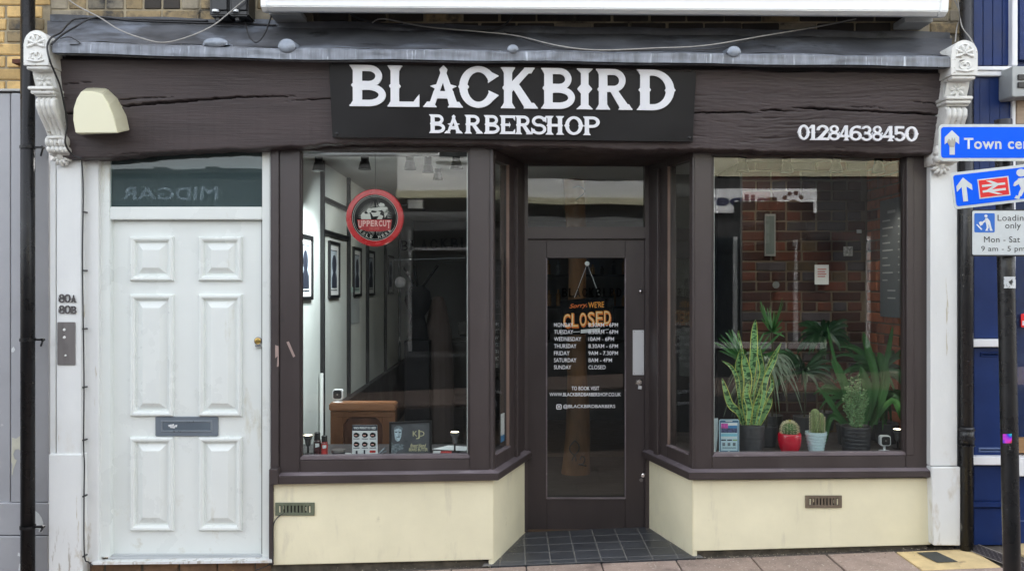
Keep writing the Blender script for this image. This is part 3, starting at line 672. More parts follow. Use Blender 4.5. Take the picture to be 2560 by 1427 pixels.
for px,pw,pl in ((545,27,.6),(722,19,1),(1282,12,1),(1830,15,1)):
    m=MB(); c=P(px,ltop(px)-6,-.30); r=pw*.0026
    m.grid(lambda u,v:Vector((c.x+math.cos(math.pi*u)*r*(1-.25*v), c.y-.045+.26*v, c.z-.02+math.sin(math.pi*u)*r*(.95 if pw<22 else .40)*(1-.3*v)+.05*v)),12,6)
    m.add([Vector((c.x+math.cos(math.pi*k/12)*r,c.y-.045,c.z-.02+math.sin(math.pi*k/12)*r*(.95 if pw<22 else .40))) for k in range(13)],[tuple(range(13))])
    m.blob((c.x,c.y-.040,c.z-.02+r*.2),r*1.0,.016,r*(.8 if pw<22 else .38),14,8)
    m.build('lead_roll',M('pale_lead_roll',(.24,.27,.315),rough=.4,metal=.3,var=.25,vs=20,bump=.2),canopy,smooth=True)
MB().pp([(150,125),(2366,158),(2362,186),(150,150)],-.20,.02).build('shadow_gap_strip',M('shadow_gap_dark',(.018,.016,.018),rough=.7),B)  # coloured near black to stand for the shadow gap under the nose

# corbels
def corbel(x0,x1,dz,sgn):
    c=thing('corbel','x','corbel',((x0+x1)/2,-.0,2.36+dz)); w=x1-x0; xc=(x0+x1)/2
    h=MB(); h.prism([(x0-.006,2.865+dz),(x1+.004,2.865+dz),(x1+.004,2.985+dz)]+[(xc+(w/2+.004)*math.cos(R(a)),2.985+dz+.075*math.sin(R(a))) for a in range(10,180,12)]+[(x0-.006,2.985+dz)],-.345,.05)
    h.build('corbel_head',white_ornate,c,bevel=.006,seg=2)
    h=MB(); fz=2.985+dz
    for k in range(6):
        a=R(-20+k*44); h.blob((xc+.030*math.cos(a),-.348,fz+.030*math.sin(a)),.009,.009,.026,rot=a-math.pi/2)
    h.blob((xc,-.352,fz),.011,.012,.011)
    h.tube([(xc+.045*math.cos(R(a)),-.347,fz+.002+.050*math.sin(R(a))) for a in range(-30,215,18)],.005,6)
    for s in (-1,1): h.tube([(xc+s*(.012+.018*math.sin(R(a))),-.347,2.918+dz-.018*math.cos(R(a))) for a in range(0,300,30)],.005,6)
    h.tube([(x0+.02,-.347,2.893+dz),(xc,-.352,2.885+dz),(x1-.02,-.347,2.893+dz)],.006,6)
    h.build('carved_rosette',white_ornate,c,smooth=True)
    MB().box(x0+.004,x1-.002,-.335,.05,2.845+dz,2.866+dz).build('moulding',white_ornate,c,bevel=.005)
    b=MB(); b.grid(lambda u,v:Vector((x0+.006+(w-.01)*u,-.275+.035*v**1.5,2.846+dz-.085*v)),6,8); b.box(x0+.006,x1-.004,-.235,.05,2.762+dz,2.846+dz)
    b.build('flower_block',white_ornate,c)
    f=MB(); fz=2.803+dz
    for k in range(7):
        a=2*math.pi*k/7+.3; f.blob((xc+.026*math.cos(a),-.262-.004*math.sin(a),fz+.024*math.sin(a)),.011,.010,.021,rot=a-math.pi/2)
    f.lathe([(.001,.022),(.006,.020),(.009,.012),(.010,0)],(xc,-.258,fz),12,'y'); f.build('carved_flower',white_ornate,c,smooth=True)
    s=MB(); s.box(x0-.010,x1+.004,-.30,.05,2.742+dz,2.760+dz); s.box(x0-.002,x1,-.285,.05,2.722+dz,2.742+dz); s.box(x0+.008,x1,-.265,.05,2.712+dz,2.722+dz)
    s.build('moulding',white_ornate,c,bevel=.004,seg=2)
    path=[(-.235,2.712),(-.262,2.69),(-.262,2.655),(-.235,2.615),(-.195,2.575),(-.16,2.54),(-.135,2.50)]
    def pf(v):
        t=v*(len(path)-1); i=min(int(t),len(path)-2); q=t-i; a,b2=path[i],path[i+1]; return a[0]+(b2[0]-a[0])*q, a[1]+(b2[1]-a[1])*q+dz
    def ribs(u,v):
        y,z_=pf(v); e=abs(math.sin(u*math.pi*4)); return Vector((x0+.012+(w-.018)*u,y-.016*e**.7+.006,z_))
    m=MB().grid(ribs,40,26)
    for u in (0,1): m.grid(lambda a,b3:Vector((x0+.012+(w-.018)*u,pf(b3)[0]*(1-a)+.05*a+.006*(1-a),pf(b3)[1])),1,14)
    m.build('fluted_scroll',white_ornate,c,smooth=True,fix=False)
    m=MB(); 
    for k in range(5):
        x=x0+.02+(w-.03)*k/4; m.blob((x,-.135,2.475+dz),.019,.03,.034); m.blob((x+.004,-.125,2.43+dz),.017,.035,.024,rot=.4)
    m.blob((xc,-.14,2.495+dz),w*.47,.035,.014); m.box(x0+.012,x1-.006,-.11,.05,2.40+dz,2.50+dz)
    m.build('volute',white_ornate,c,smooth=True)
    m=MB()
    for k in range(7):
        a=R(-100+k*33); m.blob((xc+.033*math.sin(a),-.075,2.398+dz-.033*math.cos(a)),.012,.028,.026,rot=a)
    m.blob((xc,-.085,2.405+dz),.028,.03,.032); m.build('acanthus_leaf',white_ornate,c,smooth=True)
    return c
c=corbel(-2.715,-2.585,0,-1); tag(c,'white carved plaster corbel beside the tall black drainpipe, cable looped over it',group='carved corbels at the ends of the fascia')
c=corbel(2.452,2.590,-.055,1); tag(c,'white carved plaster corbel above the town centre sign, partly hidden by it',group='carved corbels at the ends of the fascia')

# pilasters
m=MB().pp([(141,400),(204,400),(204,1135),(141,1135)],-.045,.1); m.pr(125,400,139,1135,-.035,.1); m.build('pilaster',white_pil,B,bevel=.004)
MB().pr(121,1135,206,1500,-.06,.1).build('pilaster_base',white_pil,B,bevel=.005)
MB().pp([(2326,392),(2394,392),(2394,1164),(2326,1164)],-.045,.1).build('pilaster',white_pil,B,bevel=.004)
MB().pp([(2329,1167),(2402,1167),(2402,1363),(2334,1363)],-.06,.1).build('pilaster_base',white_pil,B,bevel=.005)
MB().box(2.66,2.76,.02,.3,-.1,3.0).build('party_wall_strip',room_dark,B)
# white side entrance
MB().pr(207,380,246,1404,-.004,.12).build('door_surround',white_pil,B,bevel=.003)
fr=MB().pr(247,380,275,1392,.03,.14); fr.pr(655,372,676,1396,.03,.14); fr.pr(275,517,655,549,.03,.14); fr.pr(275,366,655,378,.03,.14); fr.build('door_frame',upvc,B,bevel=.004,seg=2)
MB().pr(275,376,655,519,.036,.042).build('transom_glass',glass_old,B)
MB().pr(262,366,668,530,.052,.056).build('dark_film',M('hall_dim_wall',(.10,.115,.12),rough=.8,var=.1),B)
wd_=MB().pr(272,545,658,1386,.075,.125).build('white_door',upvc,B,bevel=.002)
def raised(x0,y0,x1,y1,y,steps):
    m=MB(); rings=[]
    for ins,dep in steps:
        q=[P(x0+ins,y0+ins,y),P(x1-ins,y0+ins,y),P(x1-ins,y1-ins,y),P(x0+ins,y1-ins,y)]; rings.append([Vector((a.x,y-dep,a.z)) for a in q])
    vv=[p for r in rings for p in r]; ff=[]
    for i in range(len(rings)-1):
        for k in range(4): ff.append((i*4+k,i*4+(k+1)%4,(i+1)*4+(k+1)%4,(i+1)*4+k))
    n=(len(rings)-1)*4; ff.append((n,n+1,n+2,n+3)); return m.add(vv,ff)
ST=[(0,-.002),(.8,.016),(4,.025),(9,.024),(13,.014),(14,.0005),(19,.0005),(33,.022),(34.5,.023)]
MB().pr(271,545,276,1387,.0765,.078).build('door_gap_shade',M('gap_shade_grey',(.12,.12,.11),rough=.8),wd_); MB().pr(653.5,545,656,1387,.0735,.078).build('door_gap_shade',M('gap_shade_grey',(.12,.12,.11)),wd_)
MB().pr(275,548.5,655,551.5,.073,.078).build('door_gap_shade',M('gap_shade_grey',(.12,.12,.11)),wd_)  # thin dark strips stand for the shadow lines around the door leaf
for (a,b_) in ((327,436),(498,607)):
    for (t,u) in ((591,703),(735,1040),(1091,1325)): raised(a,t,b_,u,.075,ST).build('door_panel',upvc,wd_,bevel=.0012)
lb=MB().pp(rrect(388,1041,545,1090,3),.066,.076).build('letterbox',letterbox_m,wd_,bevel=.002)
raised(402,1050,531,1080,.066,[(0,0),(1.5,.004),(4,.004),(5,.0),(6.5,-.006)]) .build('letterbox_flap_rim',M('letterbox_edge',(.22,.25,.28),rough=.3,metal=.3),wd_)
MB().pr(406,1054,527,1076,.0655,.0665).build('letterbox_flap',M('letterbox_flap_m',(.12,.15,.18),rough=.35,metal=.2),wd_)
sc=MB(); 
for a,b_ in ((424,1063),(428,1066),(434,1067),(439,1064),(431,1062)): sc.pp([(a-4,b_-1),(a+4,b_-3),(a+3,b_+3),(a-2,b_+3)],.0648,.0655)
sc.build('scuff_mark',white_pl,wd_)
lk=MB().lathe([(.019,0),(.019,.006),(.014,.008),(.012,.014),(.001,.015)],P(645,852,.075),18,'y').build('lock_cylinder',brass,wd_,smooth=False)
MB().lathe([(.024,0),(.023,.004),(.018,.005)],P(645,852,.075),20,'y').build('lock_ring',steel,wd_)
MB().pp([(636,862),(652,859),(655,867),(638,869)],.05,.074).build('door_pull',chrome,wd_,bevel=.003)
th=MB().pr(272,1386,657,1392,.05,.13); th.pr(270,1392,660,1397,.03,.13); th.build('threshold',M('aluminium_threshold',(.5,.52,.53),rough=.35,metal=.3),B,bevel=.001)
MB().add([P(228,1405,-.05),P(680,1400,-.05),P(676,1391,.04),P(246,1397,.04),P(228,1411,-.05),P(680,1406,-.05),P(676,1406,.1),P(246,1411,.1)],[(0,1,2,3),(0,4,5,1),(1,5,6,2),(3,7,4,0)]).build('door_cill',white_pil,B)
# plinth under door and shop window
pl=MB().box(-2.6,-.12,.035,.1,-.45,-.018).box(1.09,2.5,.035,.1,-.45,.075).build('plinth',dirt_m,B)
def pick_pl(x,z,rg): return M('brown_plinth_brick',(.20,.12,.07),rough=.9,var=.3,vs=12,rnd=.2,bump=.8,bs=50,spots=[((.45,.30,.10),14,.62,.06),((.06,.05,.04),8,.55,.1)])
lay(pl,-2.55,-1.45,-.315,-.015,.079,pick_pl,seed=5)

# ---- brown shopfront
PL0,PL1=(-.1125,0),(.091,.62); PR0,PR1=(1.081,0),(.914,.62)
# stall risers
rs=MB().pp([(681,1206),(1233,1198),(1233,1398),(681,1412)],0,.03)
rs.seg(PL0,PL1,-.05,.48,.03,z0b=-.022); rs.build('stall_riser',cream,B,bevel=.004,seg=2)
rs=MB().pp([(1732,1200),(2329,1194),(2328,1361),(1732,1377)],0,.03); rs.seg(PR0,PR1,.0,.48,.03); rs.build('stall_riser',cream,B,bevel=.004,seg=2)
MB().pr(672,1208,683,1412,-.012,.03).build('riser_edge_strip',brown,B,bevel=.003)
# cills
cl=MB(); ylf=-.045
def cill(front,split):
    m=MB(); 
    return m
def cill_run(pts,zt,zb,proj,name,slope=.022):
    "mitred cill following plan points; outward normal to the street"
    m=MB(); n=len(pts); outs=[]
    for i,p in enumerate(pts):
        p=Vector(p); ds=[]
        if i>0: d=(p-Vector(pts[i-1])).normalized(); ds.append(Vector((d.y,-d.x)))
        if i<n-1: d=(Vector(pts[i+1])-p).normalized(); ds.append(Vector((d.y,-d.x)))
        nn_=sum(ds,Vector((0,0))); nn_.normalize(); k=1/max(.5,nn_.dot(ds[0])); outs.append(nn_*k)
    vv=[]; 
    for i,p in enumerate(pts):
        p=Vector(p); o=outs[i]; a=p+o*proj; b=p-o*.03; zf=zt[i]; zl=zb[i]
        vv+=[(b.x,b.y,zl),(a.x,a.y,zl),(a.x,a.y,zf),(b.x,b.y,zf+slope)]
    ff=[]
    for i in range(n-1):
        for k in range(4): ff.append((i*4+k,i*4+(k+1)%4,(i+1)*4+(k+1)%4,(i+1)*4+k))
    ff+=[(0,1,2,3),((n-1)*4+3,(n-1)*4+2,(n-1)*4+1,(n-1)*4)]
    co_=m.add(vv,ff).build(name,brown,B,bevel=.003,seg=2)
    tv=[]
    for i in range(n):
        b=Vector(vv[i*4+3]); a=Vector(vv[i*4+2]); d=(b-a); tv+=[a+d*.05+Vector((0,0,.0015)),a+d*.97+Vector((0,0,.0015))]
    MB().add(tv,[(i*2,i*2+2,i*2+3,i*2+1) for i in range(n-1)]).build('worn_cill_top',brown_sill,co_,fix=False)
    return co_
zt=P(0,1185,-.045).z; zb=P(0,1208,-.045).z; zt2=P(0,1190,-.045).z
cill_run([(-1.43,0),PL0,PL1],[P(0,1191,-.045).z,P(0,1184,-.045).z,P(0,1184,-.045).z],[zb-.006,P(0,1200,-.045).z,P(0,1200,-.045).z],.045,'window_cill')
cill_run([PR1,PR0,(2.505,0)],[P(0,1182,-.045).z]*2+[P(0,1178,-.045).z],[P(0,1199,-.045).z]*2+[P(0,1192,-.045).z],.045,'window_cill')
MB().pr(672,1172,695,1211,-.055,.03).build('cill_end_block',brown,B,bevel=.004)
def quadpp(m,pts,y0,y1): return m.pp(pts,y0,y1)
# left display window
wl=MB(); wl.pp([(677,366),(697,366),(697,1182),(677,1182)],-.012,.07); wl.pp([(699,366),(750,366),(750,1182),(699,1182)],.0,.07)
wl.pp([(1174,366),(1224,366),(1224,1182),(1174,1182)],.0,.07); wl.pp([(750,366),(1174,366),(1174,374),(750,377)],.0,.07)
wl.pp([(750,1150),(1174,1146),(1174,1182),(750,1182)],.0,.07)
WL=wl.build('shop_window',brown,B,bevel=.004,seg=2)
WL['label']='wide shop window with a round red disc and products on its shelf'
for q in ((750,376,755,1150),(1169,374,1174,1150),(755,374,1169,379)): MB().pr(*q,.02,.05).build('glazing_bead',brown,WL,bevel=.001)
MB().pp([(745,1149),(1182,1145),(1169,1135),(755,1139)],.004,.05).build('sloping_sill',brown_sill,WL,bevel=.002)
MB().pp([(752,376),(1172,374),(1172,1146),(752,1148)],.042,.048).build('glass_pane',glass,WL)
MB().pr(1167,380,1175,1146,.055,.085).build('inner_post',white_paint,WL)
MB().pr(745,380,753,1146,.055,.085).build('inner_post',white_paint,WL)
# right display window
wr=MB(); wr.pp([(1735,372),(1780,372),(1780,1176),(1735,1176)],.0,.07); wr.pp([(2264,378),(2324,378),(2324,1172),(2264,1172)],.0,.07)
wr.pp([(1780,372),(2264,378),(2264,392),(1780,389)],.0,.07); wr.pp([(1780,1141),(2264,1137),(2264,1172),(1780,1176)],.0,.07)
WR=wr.build('shop_window',brown,B,bevel=.004,seg=2); WR['label']='wide shop window full of potted plants and cacti'
for q in ((1780,388,1785,1140),(2259,390,2264,1138)): MB().pr(*q,.02,.05).build('glazing_bead',brown,WR,bevel=.001)
MB().pr(2267,392,2285,1137,-.010,.0).build('frame_fillet',brown,WR,bevel=.003)
MB().pp([(1780,1142),(2274,1139),(2262,1129),(1788,1132)],.004,.05).build('sloping_sill',brown_sill,WR,bevel=.002)
MB().pp([(1782,388),(2262,391),(2262,1140),(1782,1142)],.042,.048).build('glass_pane',glass,WR)
MB().pr(1779,392,1786,1136,.055,.085).build('inner_post',white_paint,WR)
# splayed side lights of the lobby
for (p0,p1,ta,tb,nm_) in ((PL0,PL1,.06,.46,'splayed window by the product shelf'),(PR0,PR1,.07,.53,'splayed window by the plants')):
    zc=.535; zh=2.40
    m=MB(); m.seg(p0,p1,zc,zh+.06,.06,.0,0,ta); m.seg(p0,p1,zc,zh+.06,.06,.0,tb,1.0)
    m.seg(p0,p1,zc,zc+.085,.06,.0,ta,tb); m.seg(p0,p1,zh,zh+.06,.06,.0,ta,tb); m.seg(p0,p1,zc,zh,.03,.02,tb+.17,tb+.27)
    s=m.build('side_window',brown,B,bevel=.003); s['label']=nm_
    MB().seg(p0,p1,zc+.085,zh,-.022,.028,ta,tb).build('glass_pane',glass,s) if False else MB().seg(p0,p1,zc+.085,zh,.030,-.024,ta,tb).build('glass_pane',glass,s)
    MB().seg(p0,p1,zc+.0855,zc+.093,.022,.012,ta,tb).build('sloping_sill',brown_sill,s)
    MB().seg(p0,p1,zc+.09,zh,.016,.002,tb-.006,tb).build('putty_edge',M('worn_timber_edge',(.22,.15,.12),rough=.7),s)
# lobby head and door frame
MB().add([(-.16,-.02,2.455),(1.13,-.02,2.44),(1.0,.66,2.44),(.0,.66,2.455),(-.16,-.02,2.6),(1.13,-.02,2.6),(1.0,.66,2.6),(.0,.66,2.6)],[(0,1,2,3),(4,5,6,7),(0,4,5,1),(1,5,6,2),(2,6,7,3),(3,7,4,0)]).build('lobby_ceiling',brown,B)
df=MB(); yd=.60
df.pr(1300,372,1320,1330,yd,yd+.09); df.pr(1613,372,1642,1322,yd,yd+.09); df.pr(1320,372,1613,412,yd,yd+.09); df.pr(1320,567,1613,597,yd,yd+.09)
df.build('shop_door_frame',brown,B,bevel=.004,seg=2)
MB().pr(1318,409,1615,570,.64,.646).build('transom_glass',glass_mat('lobby_transom_glass',wav=.010,wsc=2.0,boost=.62),B)
sd_=MB(); yd=.63
sd_.pr(1319,599,1367,1324,yd,yd+.045); sd_.pr(1563,599,1613,1324,yd,yd+.045); sd_.pr(1367,599,1563,645,yd,yd+.045); sd_.pr(1367,1246,1563,1324,yd,yd+.045)
SD=sd_.build('shop_door',M('door_brown_paint',(.040,.031,.031),rough=.38,var=.15,vs=4,bump=.12,bs=100,stretch=(1,1,.3),spots=[((.10,.085,.08),16,.72,.03)]),B,bevel=.002)
MB().pr(1365,643,1565,1248,.650,.656).build('glass_pane',glass,SD)
bd=MB(); bd.pr(1367,1243,1563,1247,.618,.64); bd.pr(1365,645,1368,1246,.622,.64); bd.pr(1562,645,1565,1246,.622,.64); bd.build('glazing_bead',brown_sill,SD)
MB().pr(1582,825,1610,937,.624,.63).build('push_plate',silver,SD,bevel=.001)
sc=MB()
for a,b_ in ((1586,829),(1606,829),(1586,933),(1606,933)): sc.lathe([(.0025,0),(.0025,.0015)],P(a,b_,.624),8,'y')
sc.build('screw',steel,SD)
MB().lathe([(.024,0),(.024,.004),(.018,.010),(.012,.010),(.010,.014),(.001,.014)],P(1597,955,.63),20,'y').build('key_cylinder',chrome,SD,smooth=False)
MB().pp([(1596,963),(1605,965),(1604,973),(1595,972)],.605,.612).build('key',silver,SD)
MB().blob(P(1601,728,.615),.014,.018,.016).build('knob',chrome,SD,smooth=True)
MB().lathe([(.015,0),(.015,.006),(.010,.008),(.001,.008)],P(1608,1188,.63),16,'y').build('lower_lock',chrome,SD)
MB().lathe([(.013,0),(.013,.005),(.001,.005)],P(1603,1199,.63),16,'y').build('lower_lock_cover',steel,SD)
# vinyl lettering on the door glass
yv=.6485
vw=letter_white
rows=[('MONDAY',1433,'8.30AM - 6PM',1545),('TUESDAY',1433,'8.30AM - 6PM',1545),('WEDNESDAY',1453,'10AM - 6PM',1535),('THURSDAY',1441,'8.30AM - 6PM',1545),('FRIDAY',1424,'9AM - 7.30PM',1545),('SATURDAY',1441,'8AM - 4PM',1530),('SUNDAY',1428,'CLOSED',1514)]
for i,(a,xa,b_,xb) in enumerate(rows):
    y=807+17.6*i
    line(a,1385,y,xa,y+10,yv,vw,SD,'hours_lettering',.006); line(b_,1471,y,xb,y+10,yv,vw,SD,'hours_lettering',.006)
line('TO BOOK VISIT',1429,965.5,1498,975,yv,vw,SD,'website_lettering',.006)
line('WWW.BLACKBIRDBARBERSHOP.CO.UK',1374,981,1552,990,yv,vw,SD,'website_lettering',.006)
line('@BLACKBIRDBARBERS',1408,1010.5,1538,1021.5,yv,vw,SD,'handle_lettering',.006)
ig=MB()
def ringp(mb,outer,inner,y,t=.0006):
    n=len(outer); a=[P(p[0],p[1],y) for p in outer]; b=[P(p[0],p[1],y) for p in inner]
    mb.add(a+b,[(i,(i+1)%n,n+(i+1)%n,n+i) for i in range(n)])
ringp(ig,rrect(1391,1010,1404,1023,3),rrect(1392.8,1011.8,1402.2,1021.2,2.2),yv)
ringp(ig,[(1397.5+3*math.cos(a*.524),1016.5+3*math.sin(a*.524)) for a in range(12)],[(1397.5+1.5*math.cos(a*.524),1016.5+1.5*math.sin(a*.524)) for a in range(12)],yv)
ig.build('camera_icon',vw,SD,fix=False)
dkp=M('dark_vinyl',(.004,.004,.005),rough=.3,var=0)
for i,(ch,x) in enumerate(zip('BLACKBIRD',range(9))):
    place(gmesh(ch),'dark_vinyl_letter',dkp,SD,QR(1404+i*17,720,1404+i*17+(14 if ch!='I' else 7),742,.6495))

# ---- interior shell
def st(mb,name,mat): return tag(mb.build(name,mat),kind='structure')
st(MB().box(-1.55,2.75,.62,7.0,-.12,.0),'shop_floor',floor_m)
st(MB().box(-1.62,2.80,.05,7.05,2.56,2.62),'shop_ceiling',room_ceiling)
st(MB().box(-1.60,2.80,7.0,7.1,-.1,2.6),'shop_back_wall',M('far_back_wall',(.15,.155,.16),rough=.8,var=.1))
lw=st(MB().box(-1.50,-1.415,.05,7.0,-.1,2.56),'shop_side_wall',room_white)
st(MB().box(2.70,2.76,.05,7.0,-.1,2.56),'shop_party_wall',mortar_in)
st(MB().box(-1.56,-1.5,.12,.55,-.1,3.0),'hall_partition',room_dark)
da=MB().box(-1.415,-1.375,1.85,6.9,0,.67); da.box(-1.415,-1.36,1.85,6.9,.67,.69); attach(da.build('dark_dado',dado_m,None),lw) if False else tag(da.build('dark_dado',dado_m),kind='structure')
# window shelves (display boards)
shl=M('shelf_dark_board',(.045,.042,.044),rough=.45,var=.2,vs=9)
tag(MB().add([(-1.40,.055,.575),(-.13,.055,.575),(.02,.50,.575),(-1.40,.50,.575),(-1.40,.055,.598),(-.13,.055,.598),(.02,.50,.598),(-1.40,.50,.598)],[(0,1,2,3),(4,5,6,7),(0,4,5,1),(1,5,6,2),(2,6,7,3),(3,7,4,0)]).build('display_shelf',shl),'dark display board inside the window with the grooming products','shelf')
tag(MB().add([(1.10,.055,.583),(2.66,.055,.583),(2.66,.90,.583),(.97,.90,.583),(1.10,.055,.606),(2.66,.055,.606),(2.66,.90,.606),(.97,.90,.606)],[(0,1,2,3),(4,5,6,7),(0,4,5,1),(1,5,6,2),(2,6,7,3),(3,7,4,0)]).build('display_shelf',shl),'dark display board inside the window with the potted plants','shelf')
st(MB().box(-1.4,-.05,.5,.54,0,.575),'shelf_front_board',room_dark); st(MB().box(1.0,2.66,.90,.94,0,.58),'plant_shelf_back_board',room_dark)
# interior brick walls, right side
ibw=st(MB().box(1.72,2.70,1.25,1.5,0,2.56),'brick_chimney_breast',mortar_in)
bi_red=brickmat('interior_red_brick',(.095,.031,.019),[((.05,.02,.014),9,.60,.1)]); bi_dark=brickmat('interior_dark_brick',(.045,.018,.014),[((.03,.014,.012),9,.60,.1)]); bi_buff=brickmat('interior_buff_brick',(.085,.055,.03))  # darker copies of the side wall bricks, dimness put into the colour
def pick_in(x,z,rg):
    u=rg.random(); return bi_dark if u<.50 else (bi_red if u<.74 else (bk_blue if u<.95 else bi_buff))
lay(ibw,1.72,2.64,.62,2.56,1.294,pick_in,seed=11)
for o in ibw.children: o.matrix_parent_inverse=Matrix.Translation(-ibw.location)
isw=st(MB().box(2.655,2.70,.06,1.24,0,2.56),'brick_side_wall',mortar_in)
def pick_s(x,z,rg):
    u=rg.random(); return bk_red_lit if u<.7 else (bk_red2_lit if u<.95 else bi_buff)  # brighter brick copy: the warm lamplight on this wall is in the colour
lay(isw,.06,1.24,.62,2.56,0,pick_s,seed=12,face=lambda c,z,rg:((2.699-rg.uniform(0,.003),c,z),(0,0,R(-90))))
for o in isw.children: o.matrix_parent_inverse=Matrix.Translation(-isw.location)

# ================================================================== signboard and numbers on the fascia
SB=thing('shop_signboard','black signboard with raised white BLACKBIRD BARBERSHOP letters in the middle of the beam','sign',P(1280,350,-.25))
def ysb(off):
    return lambda py,px=0: yb(py,px)-off
def slabq(pts,yf,name,mat,parent,th=.02,bevel=.0):
    q=[P(a,b,yf(b,a)) for a,b in pts]; n=len(q); m=MB(); m.add(q+[p+Vector((0,th,0)) for p in q],[tuple(range(n)),tuple(range(2*n-1,n-1,-1))]+[(i,n+i,n+(i+1)%n,(i+1)%n) for i in range(n)])
    return m.build(name,mat,parent,bevel=bevel)
slabq([(822,158),(1741,180),(1732,355),(831,343)],ysb(.030),'board',black_board,SB,.032,.002)
big=[('B',874,965),('L',969,1049),('A',1058,1158),('C',1146,1247),('K',1252,1345),('B',1352,1437),('I',1441,1482),('R',1489,1581),('D',1591,1688)]
for ch,x0,x1 in big:
    tp=lambda x:163.5+(x-874)*.0162; bt=lambda x:266.5+(x-874)*.0140
    t0=-2 if ch in 'CA' else 0
    place(gmesh(ch,.004),'letter',letter_white,SB,Q((x0,tp(x0)+t0),(x1,tp(x1)+t0),(x1,bt(x1)),(x0,bt(x0)),ysb(.0315)),.012)
sm=[('B',1073,1113),('A',1111,1157),('R',1161.5,1208),('B',1209.5,1249),('E',1249,1288),('R',1288,1332),('S',1328,1366),('H',1363.5,1410),('O',1410,1459),('P',1457.5,1499)]
for ch,x0,x1 in sm:
    tp=lambda x:287+(x-1073)*.0135; bt=lambda x:333.5+(x-1073)*.0135
    place(gmesh(ch,.004),'letter',letter_white,SB,Q((x0,tp(x0)),(x1,tp(x1)),(x1,bt(x1)),(x0,bt(x0)),ysb(.0315)),.010)
sc=MB()
for a,b_ in ((832,161),(1136,166),(1436,172),(1730,177),(842,334),(1723,344)):
    p=P(a,b_,yb(b_,a)-.031); sc.lathe([(.009,0),(.008,.004),(.004,.006),(.001,.006)],p,10,'y')
sc.build('bolt_head',black_pl,SB)
PN=thing('phone_number','white raised digits 01284638450 on the weathered end of the beam','number',P(2140,352,-.14))
xs_=[1992,2019,2036,2066,2095,2119,2148,2180,2205,2236,2261]
xe_=[2022,2040,2068,2096,2121,2150,2178,2206,2236,2264,2294]
for i,ch in enumerate('01284638450'):
    x0=1992+(2294-1992)*[0,.094,.160,.255,.345,.428,.525,.615,.705,.800,.885][i]; x1=1992+(2294-1992)*[.105,.158,.262,.352,.432,.530,.615,.705,.800,.890,1.0][i]
    tp=313+(x0-1992)*.0155; place(gmesh(ch,.006),'digit',letter_white,PN,Q((x0,tp),(x1,tp+.4),(x1,tp+38),(x0,tp+37.5),ysb(.055)),.014)
pg=MB()
for i in range(11):
    x=2006+27.5*i; p=P(x,334,yb(334,x)-.055); pg.tube([p,p+Vector((0,.06,0))],.003,6)
pg.build('standoff_pin',steel,PN)

# alarm box
AB=thing('alarm_box','cream bell-shaped alarm box fixed to the dark beam above the white door','alarm',P(245,333,-.2))
out=[(189,331),(183,300),(183,280),(188,252),(197,232),(206,222),(228,216),(252,222),(270,245),(284,275),(292,310),(294,333)]
outb=[(189,331),(186,290),(190,255),(200,228),(212,213),(256,213),(276,225),(295,255),(308,290),(313,322),(296,333)]
def ring3(pts,y): return [P(a,b,y) for a,b in pts]
m=MB(); f_=[(189,333),(183,300),(184,272),(192,247),(203,229),(232,229),(256,236),(272,262),(286,300),(294,333)]
bk=[(189,334),(182,298),(184,268),(195,232),(208,213),(232,212),(262,214),(287,240),(306,285),(314,322)]
a=ring3(f_,-.315); b_=ring3(bk,-.20); b_=[Vector((p.x,-.15,p.z)) for p in b_]; n=len(a)
m.add(a+b_,[tuple(range(n))]+[(i,n+i,n+(i+1)%n,(i+1)%n) for i in range(n)]); m.build('alarm_cover',alarm_m,AB,bevel=.004,seg=2)
m=MB(); m.tube([P(262,228,-.225),P(285,258,-.225),P(300,300,-.225)],.004,6); m.build('cover_seam',M('seam_shadowed_plastic',(.42,.40,.28),rough=.5),AB)

# awning cassette
AW=thing('awning_cassette','long white folded awning casing above the lead canopy','awning',(.0,-.1,3.17))
x0=P(660,30,-.22).x; x1=P(2358,45,-.22).x
prof=[(.03,3.285),(-.10,3.243),(-.20,3.205),(-.245,3.196),(-.282,3.215),(-.29,3.30),(-.27,3.40),(-.2,3.45),(.03,3.47)]
def awn(xa,xb,za,zb_,name,mat,sc_=1.0):
    m=MB(); n=len(prof); cy,cz=-.13,3.33
    pr_=[((y-cy)*sc_+cy,(z-cz)*sc_+cz) for y,z in prof]
    m.add([(xa,y,z+za) for y,z in pr_]+[(xb,y,z+zb_) for y,z in pr_],[tuple(range(n)),tuple(range(2*n-1,n-1,-1))]+[(i,n+i,n+(i+1)%n,(i+1)%n) for i in range(n)])
    return m.build(name,mat,AW,bevel=.004,seg=2)
awn(x0+.03,x1-.05,.0,-.028,'casing',awn_m); awn(x1-.05,x1-.004,-.028,-.028,'end_cap',awn_m,1.03); awn(x0,x0+.03,.0,.0,'end_cap',awn_m,1.03)
MB().box(x0+.04,x1-.04,-.296,-.286,3.250,3.256).build('front_bar',awn_m,AW,bevel=.003)
MB().pr(672,24,752,37,-.12,.03).build('bracket',awn_dirty,AW,bevel=.003); MB().pr(2262,40,2332,56,-.12,.03).build('bracket',awn_dirty,AW,bevel=.003)

